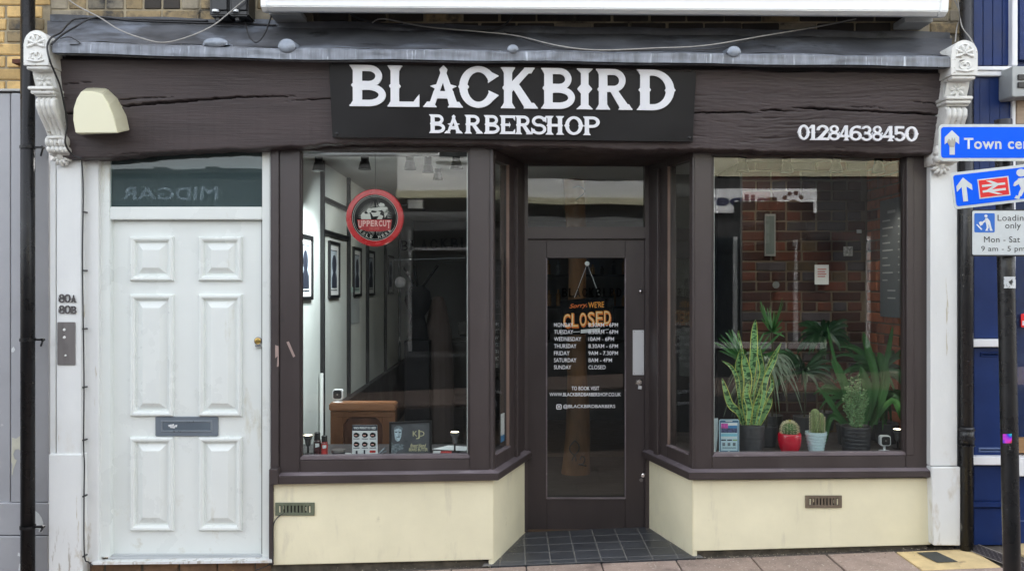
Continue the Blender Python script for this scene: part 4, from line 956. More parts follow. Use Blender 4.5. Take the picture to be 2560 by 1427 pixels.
# black junction boxes
for i,(a,b_) in enumerate(((524,571),(573,620))):
    J=thing('junction_box','black junction box on the brickwork, the one nearer the '+('drainpipe' if i==0 else 'awning'),'junction box',P((a+b_)/2,42,-.05),group='pair of black junction boxes')
    MB().pr(a,-40,b_,40,-.10,.05).build('box_body',black_pl,J,bevel=.008,seg=2); MB().pr(a+4,-40,b_-4,26,-.112,-.10).build('box_lid',black_pl,J,bevel=.004)
    g=MB(); p=P(a+22,41,-.06); g.lathe([(.012,0),(.012,-.02),(.018,-.02),(.018,-.045)],(p.x,p.y,p.z+.015),12); g.build('cable_gland',black_pl,J)
    MB().lathe([(.021,0),(.021,.012)],(p.x,p.y-.045,p.z+.008),14).build('gland_ring',silver,J)

# cables
def sm_(pts,n=6):
    pts=[Vector(p) for p in pts]; out=[]
    for i in range(len(pts)-1):
        p0=pts[max(i-1,0)];p1=pts[i];p2=pts[i+1];p3=pts[min(i+2,len(pts)-1)]
        for k in range(n):
            t=k/n; out.append(.5*((2*p1)+(p2-p0)*t+(2*p0-5*p1+4*p2-p3)*t*t+(3*p1-p0-3*p2+p3)*t**3))
    out.append(pts[-1]); return out
def cable(pts,r,mat,label,group=None,cat='cable',name='cable'):
    o=MB().tube(sm_([P(a,b,y) for a,b,y in pts]),r,6).build(name,mat,smooth=True); return tag(o,label,cat,group)
G='cables strung across the shop front'
cable([(204,396,-.13),(180,386,-.13),(163,356,-.17),(168,310,-.18),(160,260,-.22),(150,215,-.27),(136,180,-.32),(124,150,-.37),(118,118,-.37),(128,95,-.36),(152,82,-.28),(172,60,-.1),(200,47,.0),(300,48,.02),(420,51,.02),(520,53,.02)],.0055,cablem,'black cable looped over the carved corbel and down behind the beam end',G)
cable([(128,112,-.37),(150,92,-.3),(185,70,-.1),(240,44,.0),(330,52,.02),(470,57,.02),(600,60,.02),(690,64,.02)],.0055,cablem,'black cable clipped along the bricks from corbel to junction boxes',G)
cable([(150,-20,.0),(188,12,-.05),(250,45,-.15),(300,76,-.28),(360,98,-.35),(410,107,-.36),(470,93,-.28),(530,66,-.18),(572,34,-.13),(600,10,-.13),(640,-20,-.13)],.004,cablew,'pale drooping wire hanging in a V between the bricks and the boxes',G)
cable([(612,50,.0),(622,90,-.2),(642,106,-.26),(662,84,-.2),(676,48,-.1),(682,24,-.05)],.0045,cablem,'short black loop of cable from junction box to awning end',G)
cable([(868,30,.0),(905,50,.01),(1000,66,.0),(1130,74,-.02),(1225,75,.0),(1262,62,.0),(1282,40,.0)],.006,cablem,'black cable sagging under the middle of the awning',G)
cable([(930,58,.0),(960,48,.0),(1060,67,-.02),(1200,80,-.05),(1290,90,-.1),(1400,116,-.33),(1500,126,-.36),(1640,121,-.34),(1760,115,-.28),(1900,92,-.15),(2040,68,-.05),(2140,48,.0)],.004,cablew,'pale wire resting on the lead canopy under the awning',G)
cable([(1262,80,.0),(1330,104,-.2),(1400,122,-.33),(1500,127,-.35),(1650,126,-.34),(1780,123,-.32),(1880,100,-.15),(2010,72,-.05),(2138,52,.0)],.0035,cablem,'thin black wire beside the pale one on the lead canopy',G)
cable([(2392,-20,-.03),(2400,40,-.05),(2406,70,-.1),(2428,100,-.16),(2440,130,-.2),(2428,146,-.3),(2400,152,-.36)],.004,cablew,'pale wire looping over the carved corbel beside the blue shop',G)
cable([(2376,-20,.0),(2400,35,-.02),(2392,70,-.05),(2388,105,-.2)],.004,cablew,'pale wire running down the brick corner behind the corbel',G)
cable([(2412,232,-.06),(2421,262,-.08),(2420,320,-.08),(2421,380,-.08)],.0035,cablew,'pale wire beside the corbel scroll and black pipe',G)
PILW=cable([(204,398,-.052),(208,480,-.05),(206,640,-.05),(208,800,-.05),(210,960,-.05),(209,1110,-.052),(211,1160,-.066),(210,1250,-.066),(211,1385,-.066),(222,1404,-.05),(232,1412,-.06)],.004,cablem,'black wire clipped down the white pilaster beside the side door',G)
cable([(727,1276,-.002),(702,1286,-.008),(686,1304,-.014),(682,1330,-.016),(683,1380,-.014),(676,1408,-.02),(640,1424,-.04)],.0035,cablem,'thin black wire coming out of the green vent',G)
cable([(130,118,-.37),(165,128,-.37),(185,134,-.352),(196,128,-.35),(206,133,-.352),(240,136,-.35)][::-1] if False else [(150,97,-.34),(172,93,-.33),(190,101,-.33),(200,110,-.345),(175,112,-.345)],.003,cablem,'small curl of black wire on the lead end by the corbel',G)
for y in (530,676,822,968,1100,1240,1390):
    yy=-.05 if y<1130 else -.066; p=P(209,y,yy); MB().box(p.x-.005,p.x+.004,yy-.006,yy+.04,p.z-.004,p.z+.004).build('cable_clip',cablem,PILW)

# drainpipes
def pipe(px0,px1,y,ztop,zbot,mat,label,brk,side):
    c=P((px0+px1)/2,700,y); r=(px1-px0)/2*(CAM_D+y)/FPX
    t=thing('drainpipe',label,'drainpipe',(c.x,c.y,zbot),group='black drainpipes at the ends of the shop')
    MB().tube([(c.x,c.y,zbot),(c.x,c.y,ztop)],r,20).build('pipe',mat,t,smooth=True)
    for py in brk:
        z=P(0,py,y).z; MB().lathe([(r+.001,0),(r+.005,.001),(r+.005,.018),(r+.001,.019)],(c.x,c.y,z),20).build('collar',mat,t)
        if side: 
            m=MB().box(min(c.x+side*r,c.x+side*(r+.055)),max(c.x+side*r,c.x+side*(r+.055)),c.y-.008,c.y+.008,z+.004,z+.016); m.tube([(c.x+side*(r+.05),c.y+.01,z+.01),(c.x+side*(r+.05),c.y-.012,z+.01)],.009,8)
            m.tube([(c.x+side*(r+.05),c.y,z+.005),(c.x+side*(r+.01),c.y+.05,z-.03)],.006,6); m.build('bracket',mat,t)
    return t,c,r
pipe(53,86,-.10,3.6,-.2,black_pipe,'tall glossy black drainpipe in front of the grey facade',(373,853,1320),1)
t,c,r=pipe(2400,2432,-.055,3.6,GZ(2.68),black_pipe2,'chipped black drainpipe between the white pilaster and the blue shopfront',(),0)
for py,h in ((1076,.012),(1098,.012),(1114,.006)):
    MB().lathe([(r,0),(r+.009,.002),(r+.009,h),(r,h+.003)],(c.x,c.y,P(0,py,-.055).z),20).build('collar',black_pipe2,t)
MB().tube([(c.x,c.y,P(0,1112,-.055).z),(c.x,c.y,P(0,1066,-.055).z)],r+.004,20).build('joint_sleeve',black_pipe2,t,smooth=True)

# intercom and flat numbers on the pilaster
IC=thing('intercom_panel','steel door entry panel with small buttons on the white pilaster','intercom',P(165,912,-.05))
MB().pp(rrect(143,805,187,912,2),-.053,-.044).build('face_plate',steel,IC,bevel=.001)
m=MB()
for a,b_,r in ((161,824,.0085),(161,843,.0085),(164,888,.006)): m.lathe([(r,0),(r*.9,.004),(.001,.005)],P(a,b_,-.053),14,'y')
m.build('button',M('pale_button',(.75,.75,.72),rough=.3),IC)
m=MB()
for i in range(5):
    for k in range(5): m.lathe([(.0012,0),(.0012,.0006)],P(158+3*i,861+3*k,-.0532),6,'y')
m.build('speaker_hole',sb_black,IC)
num=M('pewter_numerals',(.16,.15,.15),rough=.3,metal=.6,var=.1)
for k,(s,y) in enumerate((('80A',735),('80B',763))):
    Nn=thing('flat_number','pewter characters '+s+' on the white pilaster above the entry panel','number',P(168,y+21,-.05),group='pewter flat numbers on the pilaster')
    for ch,a,b_,dy in ((s[0],147,163,0),(s[1],161,178,0),(s[2],177,192,2)): place(gmesh(ch,.012),'character',num,Nn,QR(a,y+dy,b_,y+21,-.047),.006)

# vents in the stall risers
def vent(x0,y0,x1,y1,mat,label):
    t=thing('air_vent',label,'vent',P((x0+x1)/2,y1,-.003),group='slotted air vents in the cream risers')
    MB().pr(x0+2,y0+2,x1-2,y1-2,-.0022,.0).build('vent_back',vent_in,t)
    n=9; m=MB(); a0=x0+9; w=(x1-9-a0)/n
    m.pr(x0,y0,x1,y0+7,-.009,-.001); m.pr(x0,y1-7,x1,y1,-.009,-.001); m.pr(x0,y0+7,a0,y1-7,-.009,-.001); m.pr(x1-9,y0+7,x1,y1-7,-.009,-.001)
    m.build('vent_plate',mat,t,bevel=.001)
    for i in range(n-1): MB().pr(a0+w*(i+1)-w*.28,y0+7,a0+w*(i+1)+w*.28,y1-7,-.009,-.003).build('slat',mat,t)
    bl_=MB(); bl_.pr(a0+1,y0+8,a0+4,y1-8,-.0035,-.0024); bl_.pr(x1-13,y0+8,x1-10,y1-8,-.0035,-.0024); bl_.pr(a0+w+1,y0+8,a0+w+4,y0+16,-.0035,-.0024); bl_.pr(x1-13-w,y0+10,x1-12-w+2,y1-12,-.0035,-.0024)
    bl_.build('cream_paint_spill',cream,t)
vent(688,1256,786,1288,vent_g,'green-painted slotted vent with a wire in the riser near the white door')
vent(2014,1238,2105,1269,vent_b,'brown slotted vent in the riser under the plant window')
# scrapes on brown post
sp=MB(); sp.pp([(716,855),(722,853),(738,890),(733,893)],-.0012,-.0002); sp.pp([(688,862),(696,865),(697,915),(692,917),(694,890),(688,895)],-.0135,-.0122)
sp.build('paint_chip',M('bare_timber_chip',(.36,.27,.24),rough=.8),WL)

# ================================================================== lights of the shop
def spot_light(parent,loc,target,power,size=R(80),col=(1,.90,.76)):
    l=bpy.data.lights.new('lamp_light','SPOT'); l.energy=power; l.spot_size=size; l.spot_blend=.6; l.color=col; l.shadow_soft_size=.03
    o=bpy.data.objects.new('lamp_light',l); COL.objects.link(o); o.location=loc; o.rotation_euler=(Vector(target)-Vector(loc)).to_track_quat('-Z','Y').to_euler(); attach(o,parent)
def track_lamp(px,py,y,label,lit,power=0,target=None,scale=1,tint=(1,.9,.76)):
    p=P(px,py,y); t=thing('ceiling_spotlight',label,'spotlight',(p.x,p.y,p.z),group='small black ceiling spotlights'); s=scale
    MB().lathe([(.042*s,0),(.040*s,.012*s),(.030*s,.05*s),(.026*s,.056*s),(.026*s,.12*s),(.018*s,.13*s),(.001,.13*s)],(p.x,p.y,p.z),20).build('lamp_head',frame_blk,t,smooth=False)
    MB().tube([(p.x,p.y,p.z+.12*s),(p.x,p.y,p.z+.17*s),(p.x,p.y,2.56)],.006,8).build('lamp_stem',silver,t)
    MB().lathe([(.001,.004),(.034*s,.003)],(p.x,p.y,p.z),16).build('bulb',bulb_m if lit else bulb_dim,t)
    if power: spot_light(t,(p.x,p.y,p.z-.01),target or (p.x,p.y+.2,0),power,R(95),tint)
    return t
LTS=[(797,427,.42,'black spotlight above the side wall pictures',1,5,(-1.4,.95,.7)),(912,424,.42,'black spotlight just above the red disc',1,20,(-1.4,1.1,.95)),(1025,424,.42,'grey-looking spotlight third along the window row',1,12,(-1.4,1.9,1.15)),(1141,423,.42,'spotlight by the window corner post over the beard butter frame',1,2,(-.4,.4,.6)),
     (1856,430,.42,'lit spotlight above the striped snake plant',1,6,(1.55,.3,.6)),(1967,431,.42,'faint spotlight above the paw sign reflection',0,3,(1.45,1.9,1.6)),(2090,431,.42,'dim spotlight in front of the brick chimney breast',0,0,(2.0,1.3,1.6)),(2196,432,.42,'lit spotlight beside the price board',1,3.5,(2.64,.8,.8)),
     (1070,432,1.0,'small spotlight behind the window row',0,3,(-1.4,2.8,1.4)),(1095,450,1.6,'small farthest spotlight on the slanting track',0,2.5,(-1.4,4.4,1.4))]
for i_,a in enumerate(LTS): track_lamp(*a[:5],power=a[5],target=a[6],tint=(.93,.98,1) if i_<4 else (1,.90,.76))
tr=MB(); tr.box(P(760,0,.42).x,P(1165,0,.42).x,.40,.44,2.53,2.56); tag(tr.build('lighting_track',silver),'pale lighting track on the ceiling over the product window','lighting track')
MB_=MB().tube([P(1062,381,.8),P(1105,410,1.9)],.02,8); tag(MB_.build('lighting_track',silver),'slanting lighting track running back into the shop','lighting track')
# window shelf uplighters
def uplight(px,pt,pb,y,label,power):
    p=P(px,pb,y); q=P(px,pt,y); h=q.z-p.z; t=thing('shelf_spotlight',label,'spotlight',(p.x,p.y,p.z),group='little uplighters on the display boards')
    MB().lathe([(.030,0),(.030,.006),(.006,.009),(.005,h*.45)],p,14).build('lamp_base',frame_blk,t)
    MB().lathe([(.012,h*.42),(.016,h*.5),(.018,h*.72),(.026,h*.86),(.028,h)],p,16).build('lamp_head',M('grey_lamp_head',(.12,.12,.12),rough=.4),t)
    MB().lathe([(.001,h*1.0),(.025,h*1.0),(.028,h*.99)],p,16).build('bulb',bulb_m,t)
    if power: spot_light(t,(p.x,p.y,p.z+h+.01),(p.x,p.y+.25,2.2),power,R(70))
uplight(770,1087,1134,.17,'small uplighter at the end of the shelf beside the spray cans',0)
uplight(1137,1079,1130,.22,'small uplighter beside the beard butter frame',1.5)
uplight(2244,1072,1122,.30,'small lit uplighter behind the white camera near the plants',.3)

# ================================================================== contents of the product window
# round disc sign
def disc(cx,cy,r,y,n=48): return [P(cx+r*math.cos(2*math.pi*k/n),cy+r*math.sin(2*math.pi*k/n),y) for k in range(n)]
DS=thing('round_disc_sign','round red and black UPPERCUT sign hanging in the product window','sign',P(938,617,.12))
c=P(938,545,.13); r0=72*.00245
MB().lathe([(r0-.008,-.02),(r0,-.005),(r0,.012),(r0-.006,.02),(r0*.82,.023),(r0*.80,.0222),(r0*.79,-.01)],c,64,'y',cap=False).build('red_rim',ring_red,DS,smooth=False)
MB().lathe([(.001,.0215),(r0*.80,.0215)],c,64,'y').build('black_face',disc_blk,DS)
yf_=c.y-.0222
def arcring(mb,ra,rb,y,n=64):
    a=disc(938,545,ra,y,n); b=disc(938,545,rb,y,n); mb.add(a+b,[(i,(i+1)%n,n+(i+1)%n,n+i) for i in range(n)])
m=MB(); arcring(m,57,56,yf_-.0045); arcring(m,53,52.4,yf_); m.build('ring_line',disc_pale,DS,fix=False)
m=MB()
for k in range(64):
    a=2*math.pi*k/64
    if k%16 in (0,): continue
    r1,r2=(30,42) if not (-2.4<math.sin(a)<.1) else (31,45)
    ca,sa=math.cos(a),math.sin(a); w=.55; cy=548
    m.add([P(938+r1*ca-w*sa,cy+r1*sa+w*ca,yf_),P(938+r1*ca+w*sa,cy+r1*sa-w*ca,yf_),P(938+r2*ca,cy+r2*sa,yf_)],[(0,1,2)])
m.build('sunburst_print',disc_pale,DS,fix=False)
m=MB().pp([(893,549),(980,549),(976,575),(950,579),(918,578),(897,572)],yf_-.0006,yf_-.0001); m.build('red_banner',M('banner_red',(.42,.03,.035),rough=.35,var=.1),DS)
for i,ch in enumerate('UPPERCUT'):
    x=896+10.2*i; d=(7 if i in(0,7) else 0); line(ch,x,551,x+8.6,566+(3.5 if i in (0,) else (5 if i==7 else 0)),yf_-.0009,disc_pink,DS,'letter',.03)
line('DELUXE',923,569,948,574.5,yf_-.0009,M('dull_red_print',(.6,.12,.1),rough=.4),DS,'lettering',.02)
for i,ch in enumerate('SOLD HERE'):
    if ch==' ': continue
    a=R(90+ (4-i)*12.2); x=938+47.5*math.cos(a); y=545+47.5*math.sin(a); s=3.4; tx,ty=math.sin(a),-math.cos(a); ux,uy=-math.cos(a),-math.sin(a)
    place(tmesh(ch,.02),'letter',disc_pale,DS,(lambda x,y,tx,ty,ux,uy:(lambda u,v:P(x+(u-.5)*5.6*tx+(v-.5)*7*ux,y+(u-.5)*5.6*ty+(v-.5)*7*uy,yf_-.0002)))(x,y,tx,ty,ux,uy))
# two boxers print: pale body shapes
m=MB()
for poly in ([(903,548),(902,538),(908,530),(914,535),(925,534),(928,548)],[(916,528),(921,520),(928,521),(928,530),(921,534)],[(926,529),(929,520),(944,519),(956,517),(968,518),(971,530),(962,533),(955,525),(944,528),(930,526)],[(927,531),(938,532),(944,528),(952,530),(948,540),(933,542)],[(942,548),(950,536),(958,540),(955,548)],[(946,512),(951,507),(960,509),(962,515),(950,517)],[(960,533),(970,520),(968,535),(962,545)]):
    m.pp(poly,yf_-.0005,yf_-.0001)
m.build('boxers_print',disc_pale,DS)
MB().tube([P(938,473,.13),P(938,470,.13),P(938,385,.13)],.0012,5).build('hanging_wire',cablem,DS)

# product card
CD=thing('product_card','white product guide card with rows of round tins standing in the window','card',P(912,1140,.12))
MB().pp([(881,1062),(943,1062),(944,1140),(880,1140)],.12,.124).build('card',paper,CD)
m=MB().pp([(881,1062),(943,1062),(943,1076),(881,1076)],.1188,.1195); m.build('header_band',print_dark,CD)
line('WHICH PRODUCT DO I NEED?',884,1066,940,1072,.1185,paper,CD,bold=.03)
for (x,y,cm_) in ((890,1087,paper_mint),(911,1087,print_dark),(931,1087,print_grey),(890,1110,print_grey),(911,1110,paper_mint),(931,1110,paper_yel)):
    m=MB(); m.lathe([(.001,0),(5.8*.00245,0)],P(x+3,y,.1192),18,'y'); m.build('tin_print_side',cm_,CD)
    m=MB(); m.lathe([(.001,0),(6.2*.00245,0)],P(x,y,.1188),18,'y'); m.build('tin_print',disc_blk,CD)
    m=MB(); m.pp([(x-4,y-.5),(x+4,y-.5),(x+3.5,y+2.2),(x-3.5,y+2.2)],.1180,.1185); m.build('tin_print_band',disc_pink,CD)
    m=MB(); m.pr(x-7,y+8.5,x+9,y+10,.1188,.1195); m.build('caption',print_dark,CD)
m=MB(); m.pr(889,1126,894,1135,.1188,.1195); m.pr(909,1124,913,1135,.1188,.1195); m.build('bottle_print',print_dark,CD); MB().pp(rrect(924,1125,939,1131,2),.1188,.1195).build('label_print',red_can,CD)
# framed advert
KJ=thing('framed_poster','black framed grey poster with a bearded man and KJD lettering','picture frame',P(1026,1138,.13))
m=MB(); fo=[(973,1055),(1079,1051),(1080,1137),(973,1139)]; fi=[(978,1060),(1073,1056),(1074,1132),(978,1134)]
for i in range(4): m.pp([fo[i],fo[(i+1)%4],fi[(i+1)%4],fi[i]],.125,.145)
m.build('frame',frame_blk,KJ,bevel=.001)
MB().pp([(977,1059),(1074,1055),(1075,1133),(977,1135)],.133,.14).build('poster',M('poster_grey',(.085,.09,.10),rough=.35,var=.25,vs=12),KJ)
yk=.1322
skp=M('portrait_pale',(.42,.52,.58),rough=.5,var=.45,vs=60); 
m=MB(); m.pp([(986,1073),(989,1068),(996,1066),(1003,1069),(1004,1078),(1003,1090),(999,1101),(993,1103),(988,1099),(986,1088)],yk-.001,yk); m.build('portrait_head',skp,KJ)
m=MB(); m.pp([(984,1074),(986,1068),(992,1064),(1001,1065),(1007,1070),(1006,1075),(996,1070)],yk-.002,yk-.0011); m.build('portrait_cap',print_grey,KJ)
m=MB(); m.pr(988,1079,993,1081,yk-.002,yk-.0011); m.pr(997,1079,1002,1081,yk-.002,yk-.0011); m.pr(991,1091,999,1092.5,yk-.002,yk-.0011); m.build('portrait_features',print_dark,KJ)
m=MB(); m.pp([(977,1103),(985,1110),(999,1108),(1011,1112),(1008,1122),(994,1126),(990,1134),(978,1134)],yk-.001,yk); m.build('portrait_body',M('portrait_body_m',(.17,.20,.22),rough=.5,var=.7,vs=70),KJ)
for ch,a,b_,t,u in (('K',1032,1043,1077,1090),('J',1040,1050,1074,1097),('D',1047,1061,1077,1090)): line(ch,a,t,b_,u,yk-.0003,gold,KJ,'letter',.0)
line('finest blend',1026,1108,1065,1118,yk-.0003,gold,KJ,bold=.02,shear=.25); line('BEARD BUTTER',1022,1119,1069,1127,yk-.0003,gold,KJ,bold=.02,shear=.15)
# cans, tin, bits on the shelf
def can(px,pt,pb,w,y,label,lab,cap):
    p=P(px,pb,y); h=P(px,pt,y).z-p.z; r=w/2*(CAM_D+y)/FPX; t=thing('spray_can',label,'spray can',p,group='spray cans on the product shelf')
    MB().lathe([(r*.9,0),(r,.003),(r,h*.64),(r*.8,h*.69)],p,20).build('can_body',lab,t,smooth=False); MB().lathe([(r*.86,h*.69),(r*.84,h*.98),(r*.6,h),(.001,h)],p,20).build('can_cap',frame_blk,t)
    MB().lathe([(r*1.005,h*.62),(r*1.01,h*.66)],p,20).build('can_rim',chrome,t)
    MB().pp([(px-w*.28,pt+(pb-pt)*.48),(px+w*.28,pt+(pb-pt)*.48),(px+w*.28,pt+(pb-pt)*.62),(px-w*.28,pt+(pb-pt)*.66)],y-r-.002,y-r-.001).build('label_print',paper,t)
can(793,1080,1138,18,.13,'tall black-capped spray can beside the small uplighter',M('black_red_label',(.05,.012,.014),rough=.3,var=.5,vs=40),None)
can(811,1088,1138,17,.13,'shorter spray can with red and white label in the product window',red_can,None)
t=thing('wax_tin','round black tin of wax on the product shelf','tin',P(846,1138,.13)); p=P(846,1136,.13)
MB().lathe([(.032,0),(.040,.004),(.041,.018)],p,24).build('tin_body',frame_blk,t); MB().lathe([(.042,.018),(.042,.032),(.001,.034)],p,24).build('lid',steel,t)
p=P(866,1138,.14); tag(MB().lathe([(.035,0),(.036,.008),(.001,.010)],p,20).build('tin_lid',silver),'pale flat tin lid lying by the wax tin','lid')
m=MB(); m.tube([P(944,1136,.18),P(962,1120,.22)],.005,8); m.tube([P(947,1137,.2),P(966,1127,.2)],.004,8); tag(m.build('comb',print_grey),'grey comb lying between the card and the frame','comb')
p=P(1112,1134,.15); tag(MB().box(p.x-.035,p.x+.04,.14,.22,.599,.607).build('leaflet',red_can),'red leaflet lying flat beside the black frame','leaflet')
p=P(1090,1134,.15); tag(MB().box(p.x-.02,p.x+.025,.14,.2,.599,.613).build('card_stack',paper),'small white stack of cards beside the red leaflet','cards')
p=P(1125,1120,.3); tag(MB().add([(p.x-.12,.32,.600),(p.x+.10,.26,.600),(p.x+.12,.40,.601),(p.x-.02,.44,.601)],[(0,1,2,3)]).build('paper_sheet',paper),'loose white paper on the shelf beside the corner post','paper')
# little cameras
def webcam(px,pt,pb,y,label):
    p=P(px,pb,y); h=P(px,pt,y).z-p.z; t=thing('indoor_camera',label,'camera',p,group='small white indoor cameras')
    MB().lathe([(.034,0),(.034,.004),(.008,.010),(.006,h*.4)],p,20).build('stand',white_pl,t)
    s=(CAM_D+y)/FPX; hw=13*s; z0=p.z+h*.35; m=MB().prism([(p.x+a,p.z+h-hw+b_) for a,b_ in rrect(-hw,-hw,hw,hw,hw*.45)],p.y-.02,p.y+.015); m.build('camera_body',white_pl,t,bevel=.003,seg=2)
    MB().prism([(p.x+a*.8,p.z+h-hw+b_*.8) for a,b_ in rrect(-hw,-hw,hw,hw,hw*.45)],p.y-.0215,p.y-.0195).build('camera_face',frame_blk,t); MB().lathe([(.006,0),(.004,.002),(.001,.002)],(p.x,p.y-.0215,p.z+h-hw),12,'y').build('lens',steel,t)
# pine cabinet
CB=thing('pine_cabinet','small waxed pine cabinet with an arched panel behind the product shelf','cabinet',(-.97,.7,0))
a=P(826,1026,.56); b_=P(988,1026,.56)
MB().box(a.x,b_.x,.585,.66,.0,a.z).build('carcass',pine,CB,bevel=.003)
MB().box(a.x-.006,b_.x+.004,.535,.67,a.z,P(0,1008,.53).z).build('top_board',pine_edge,CB,bevel=.008,seg=2)
m=MB(); y0=.553
m.pp([(826,1028),(988,1028),(988,1042),(826,1042)],y0,.587); m.pp([(826,1042),(858,1042),(858,1300),(826,1300)],y0,.587); m.pp([(956,1042),(988,1042),(988,1300),(956,1300)],y0,.587)
m.pp([(858,1042),(877,1042),(868,1048),(863,1056),(858,1062)],y0,.587); m.pp([(956,1042),(937,1042),(946,1048),(951,1056),(956,1062)],y0,.587)
m.build('arched_frame',pine,CB,bevel=.002)
MB().pr(857,1043,957,1300,.578,.584).build('arched_panel',M('recess_shade_pine',(.085,.030,.013),rough=.4,var=.3,vs=6,stretch=(1.5,1,.3)),CB)  # darker pine colour stands for the shade inside the arched recess
webcam(845,972,1005,.60,'small white camera with black face on top of the pine cabinet')
# side card
m=MB().seg(PL0,PL1,.70,.835,.034,-.030,.36,.46); CC=thing('small_card','small white card with blue foot leaning in the splayed window','card',(-.03,.25,.7)); m.build('card_top',paper,CC); MB().seg(PL0,PL1,.66,.70,.034,-.030,.36,.46).build('card_foot',print_blue,CC)
# dark poster in the splayed side light
OP=thing('opening_poster','dark poster with faint OPEN lettering inside the splayed window','poster',(-.05,.2,1.36)); MB().seg(PL0,PL1,1.36,1.80,.05,-.045,.08,.44).build('sheet',M('dim_poster',(.02,.02,.023),rough=.6),OP)
d=Vector((PL1[0]-PL0[0],PL1[1]-PL0[1])); nrm=Vector((d.y,-d.x)).normalized()
def splay(t,z,off): p=Vector(PL0)+d*t+nrm*off; return Vector((p.x,p.y,z))
dim=M('dim_print',(.09,.09,.10),rough=.6)
place(tmesh('OPEN',.02),'lettering',dim,OP,lambda u,v:splay(.1+.32*u,1.50+.05*v,-.0445))
place(tmesh('BLACKBIRD',.0),'lettering',dim,OP,lambda u,v:splay(.1+.32*u,1.73+.035*v,-.0445))
m=MB()
for z_ in (1.70,1.62,1.46,1.42): m.add([splay(.1,z_,-.0445),splay(.42,z_,-.0445),splay(.42,z_+.004,-.0445),splay(.1,z_+.004,-.0445)],[(0,1,2,3)])
m.build('printed_rule',dim,OP)
# faint grey letters on the big pane, standing for the vinyl name's shadow
fv=M('vinyl_shadow_grey',(.075,.08,.085),rough=.5,var=0)
for i,ch in enumerate('BLACKBI'):
    x=1000+25*i; place(gmesh(ch),'vinyl_shadow_letter',fv,WL,QR(x,601-1.2*i,x+(20 if ch!='I' else 9),627-1.2*i,.0495))
m=MB(); m.pp([(982,649),(1165,644),(1165,645.3),(982,650.3)],.0492,.0500); m.build('vinyl_shadow_line',fv,WL)

# pictures on the side wall
def wallpic(y0,y1,z0,z1,label,k):
    t=thing('framed_picture',label,'picture frame',(-1.41,(y0+y1)/2,z0),group='black framed portraits along the white wall'); X=-1.4149
    m=MB(); w=.025
    m.box(X,X+.02,y0,y1,z0,z0+w); m.box(X,X+.02,y0,y1,z1-w,z1); m.box(X,X+.02,y0,y0+w,z0+w,z1-w); m.box(X,X+.02,y1-w,y1,z0+w,z1-w); m.build('frame',frame_blk,t)
    MB().box(X,X+.008,y0+w,y1-w,z0+w,z1-w).build('mount',paper,t)
    iy0,iy1=y0+.22*(y1-y0),y1-.22*(y1-y0); iz0,iz1=z0+.18*(z1-z0),z1-.16*(z1-z0); MB().box(X,X+.0095,iy0,iy1,iz0,iz1).build('print_sheet',M('pale_blue_print',(.42,.48,.55),rough=.6,var=.1),t)
    cy=(y0+y1)/2; m=MB(); m.add([(X+.011,cy+a*(y1-y0),z0+b_*(z1-z0)) for a,b_ in ((-.24,.18),(.24,.18),(.24,.36),(.10,.47),(-.10,.47),(-.24,.36))],[(0,1,2,3,4,5)]); m.blob((X+.01,cy,z0+.60*(z1-z0)),.003,.085*(1 if k%2 else .8),.075,rot=0); m.build('portrait_print',print_dark,t)
    m=MB(); m.box(X,X+.0105,iy0,iy1,z1-.075,z1-.068); m.box(X,X+.0105,iy0,iy1,z0+.06,z0+.067); m.build('printed_rule',print_dark,t)
for k,(y0,lab) in enumerate(((.50,'black framed portrait of a suited figure nearest the window glass'),(1.42,'black framed portrait inside the black pipe frame'),(2.40,'third black framed portrait, just below the disc sign'),(3.15,'fourth black framed portrait along the side wall'),(4.5,'fifth dim framed portrait along the side wall'))):
    wallpic(y0,y0+.38,1.54,1.985,lab,k)
# black pipe framework on wall
pf_=thing('pipe_frame','black metal pipe framework fixed against the white side wall','frame',(-1.38,1.6,0))
for y in (1.18,2.17,3.1,4.25,5.4): MB().box(-1.414,-1.385,y-.017,y+.017,.0,2.56).build('upright',frame_blk,pf_)
for z_ in (2.285,2.04): MB().box(-1.41,-1.388,1.197,2.153,z_-.017,z_+.017).build('crossbar',frame_blk,pf_)
tag(MB().tube([(-1.39,1.10,.3),(-1.39,1.10,1.0)],.014,8).build('white_pipe',white_paint),'thin white pipe rising by the pine cabinet','pipe')
# small paper on wall, round lamp
MBp=MB().box(-1.4149,-1.408,2.3,2.72,1.30,1.62); pp_=tag(MBp.build('wall_notice',M('dim_notice_paper',(.40,.44,.46),rough=.7)),'pale notice with a mint header on the side wall','notice'); attach(MB().box(-1.4149,-1.4065,2.3,2.72,1.58,1.625).build('notice_header',paper_mint,None),pp_) if False else MB().box(-1.4149,-1.4065,2.3,2.72,1.58,1.625).build('notice_header',paper_mint,pp_)
p=P(1001,706,2.4); tag(MB().lathe([(.001,.05),(.03,.045),(.045,.03),(.05,0),(.045,-.03),(.03,-.045),(.001,-.05)],p,18).build('glass_globe',M('dim_globe',(.12,.12,.13),rough=.3)),'small pale glass globe hanging in the dim room','globe')
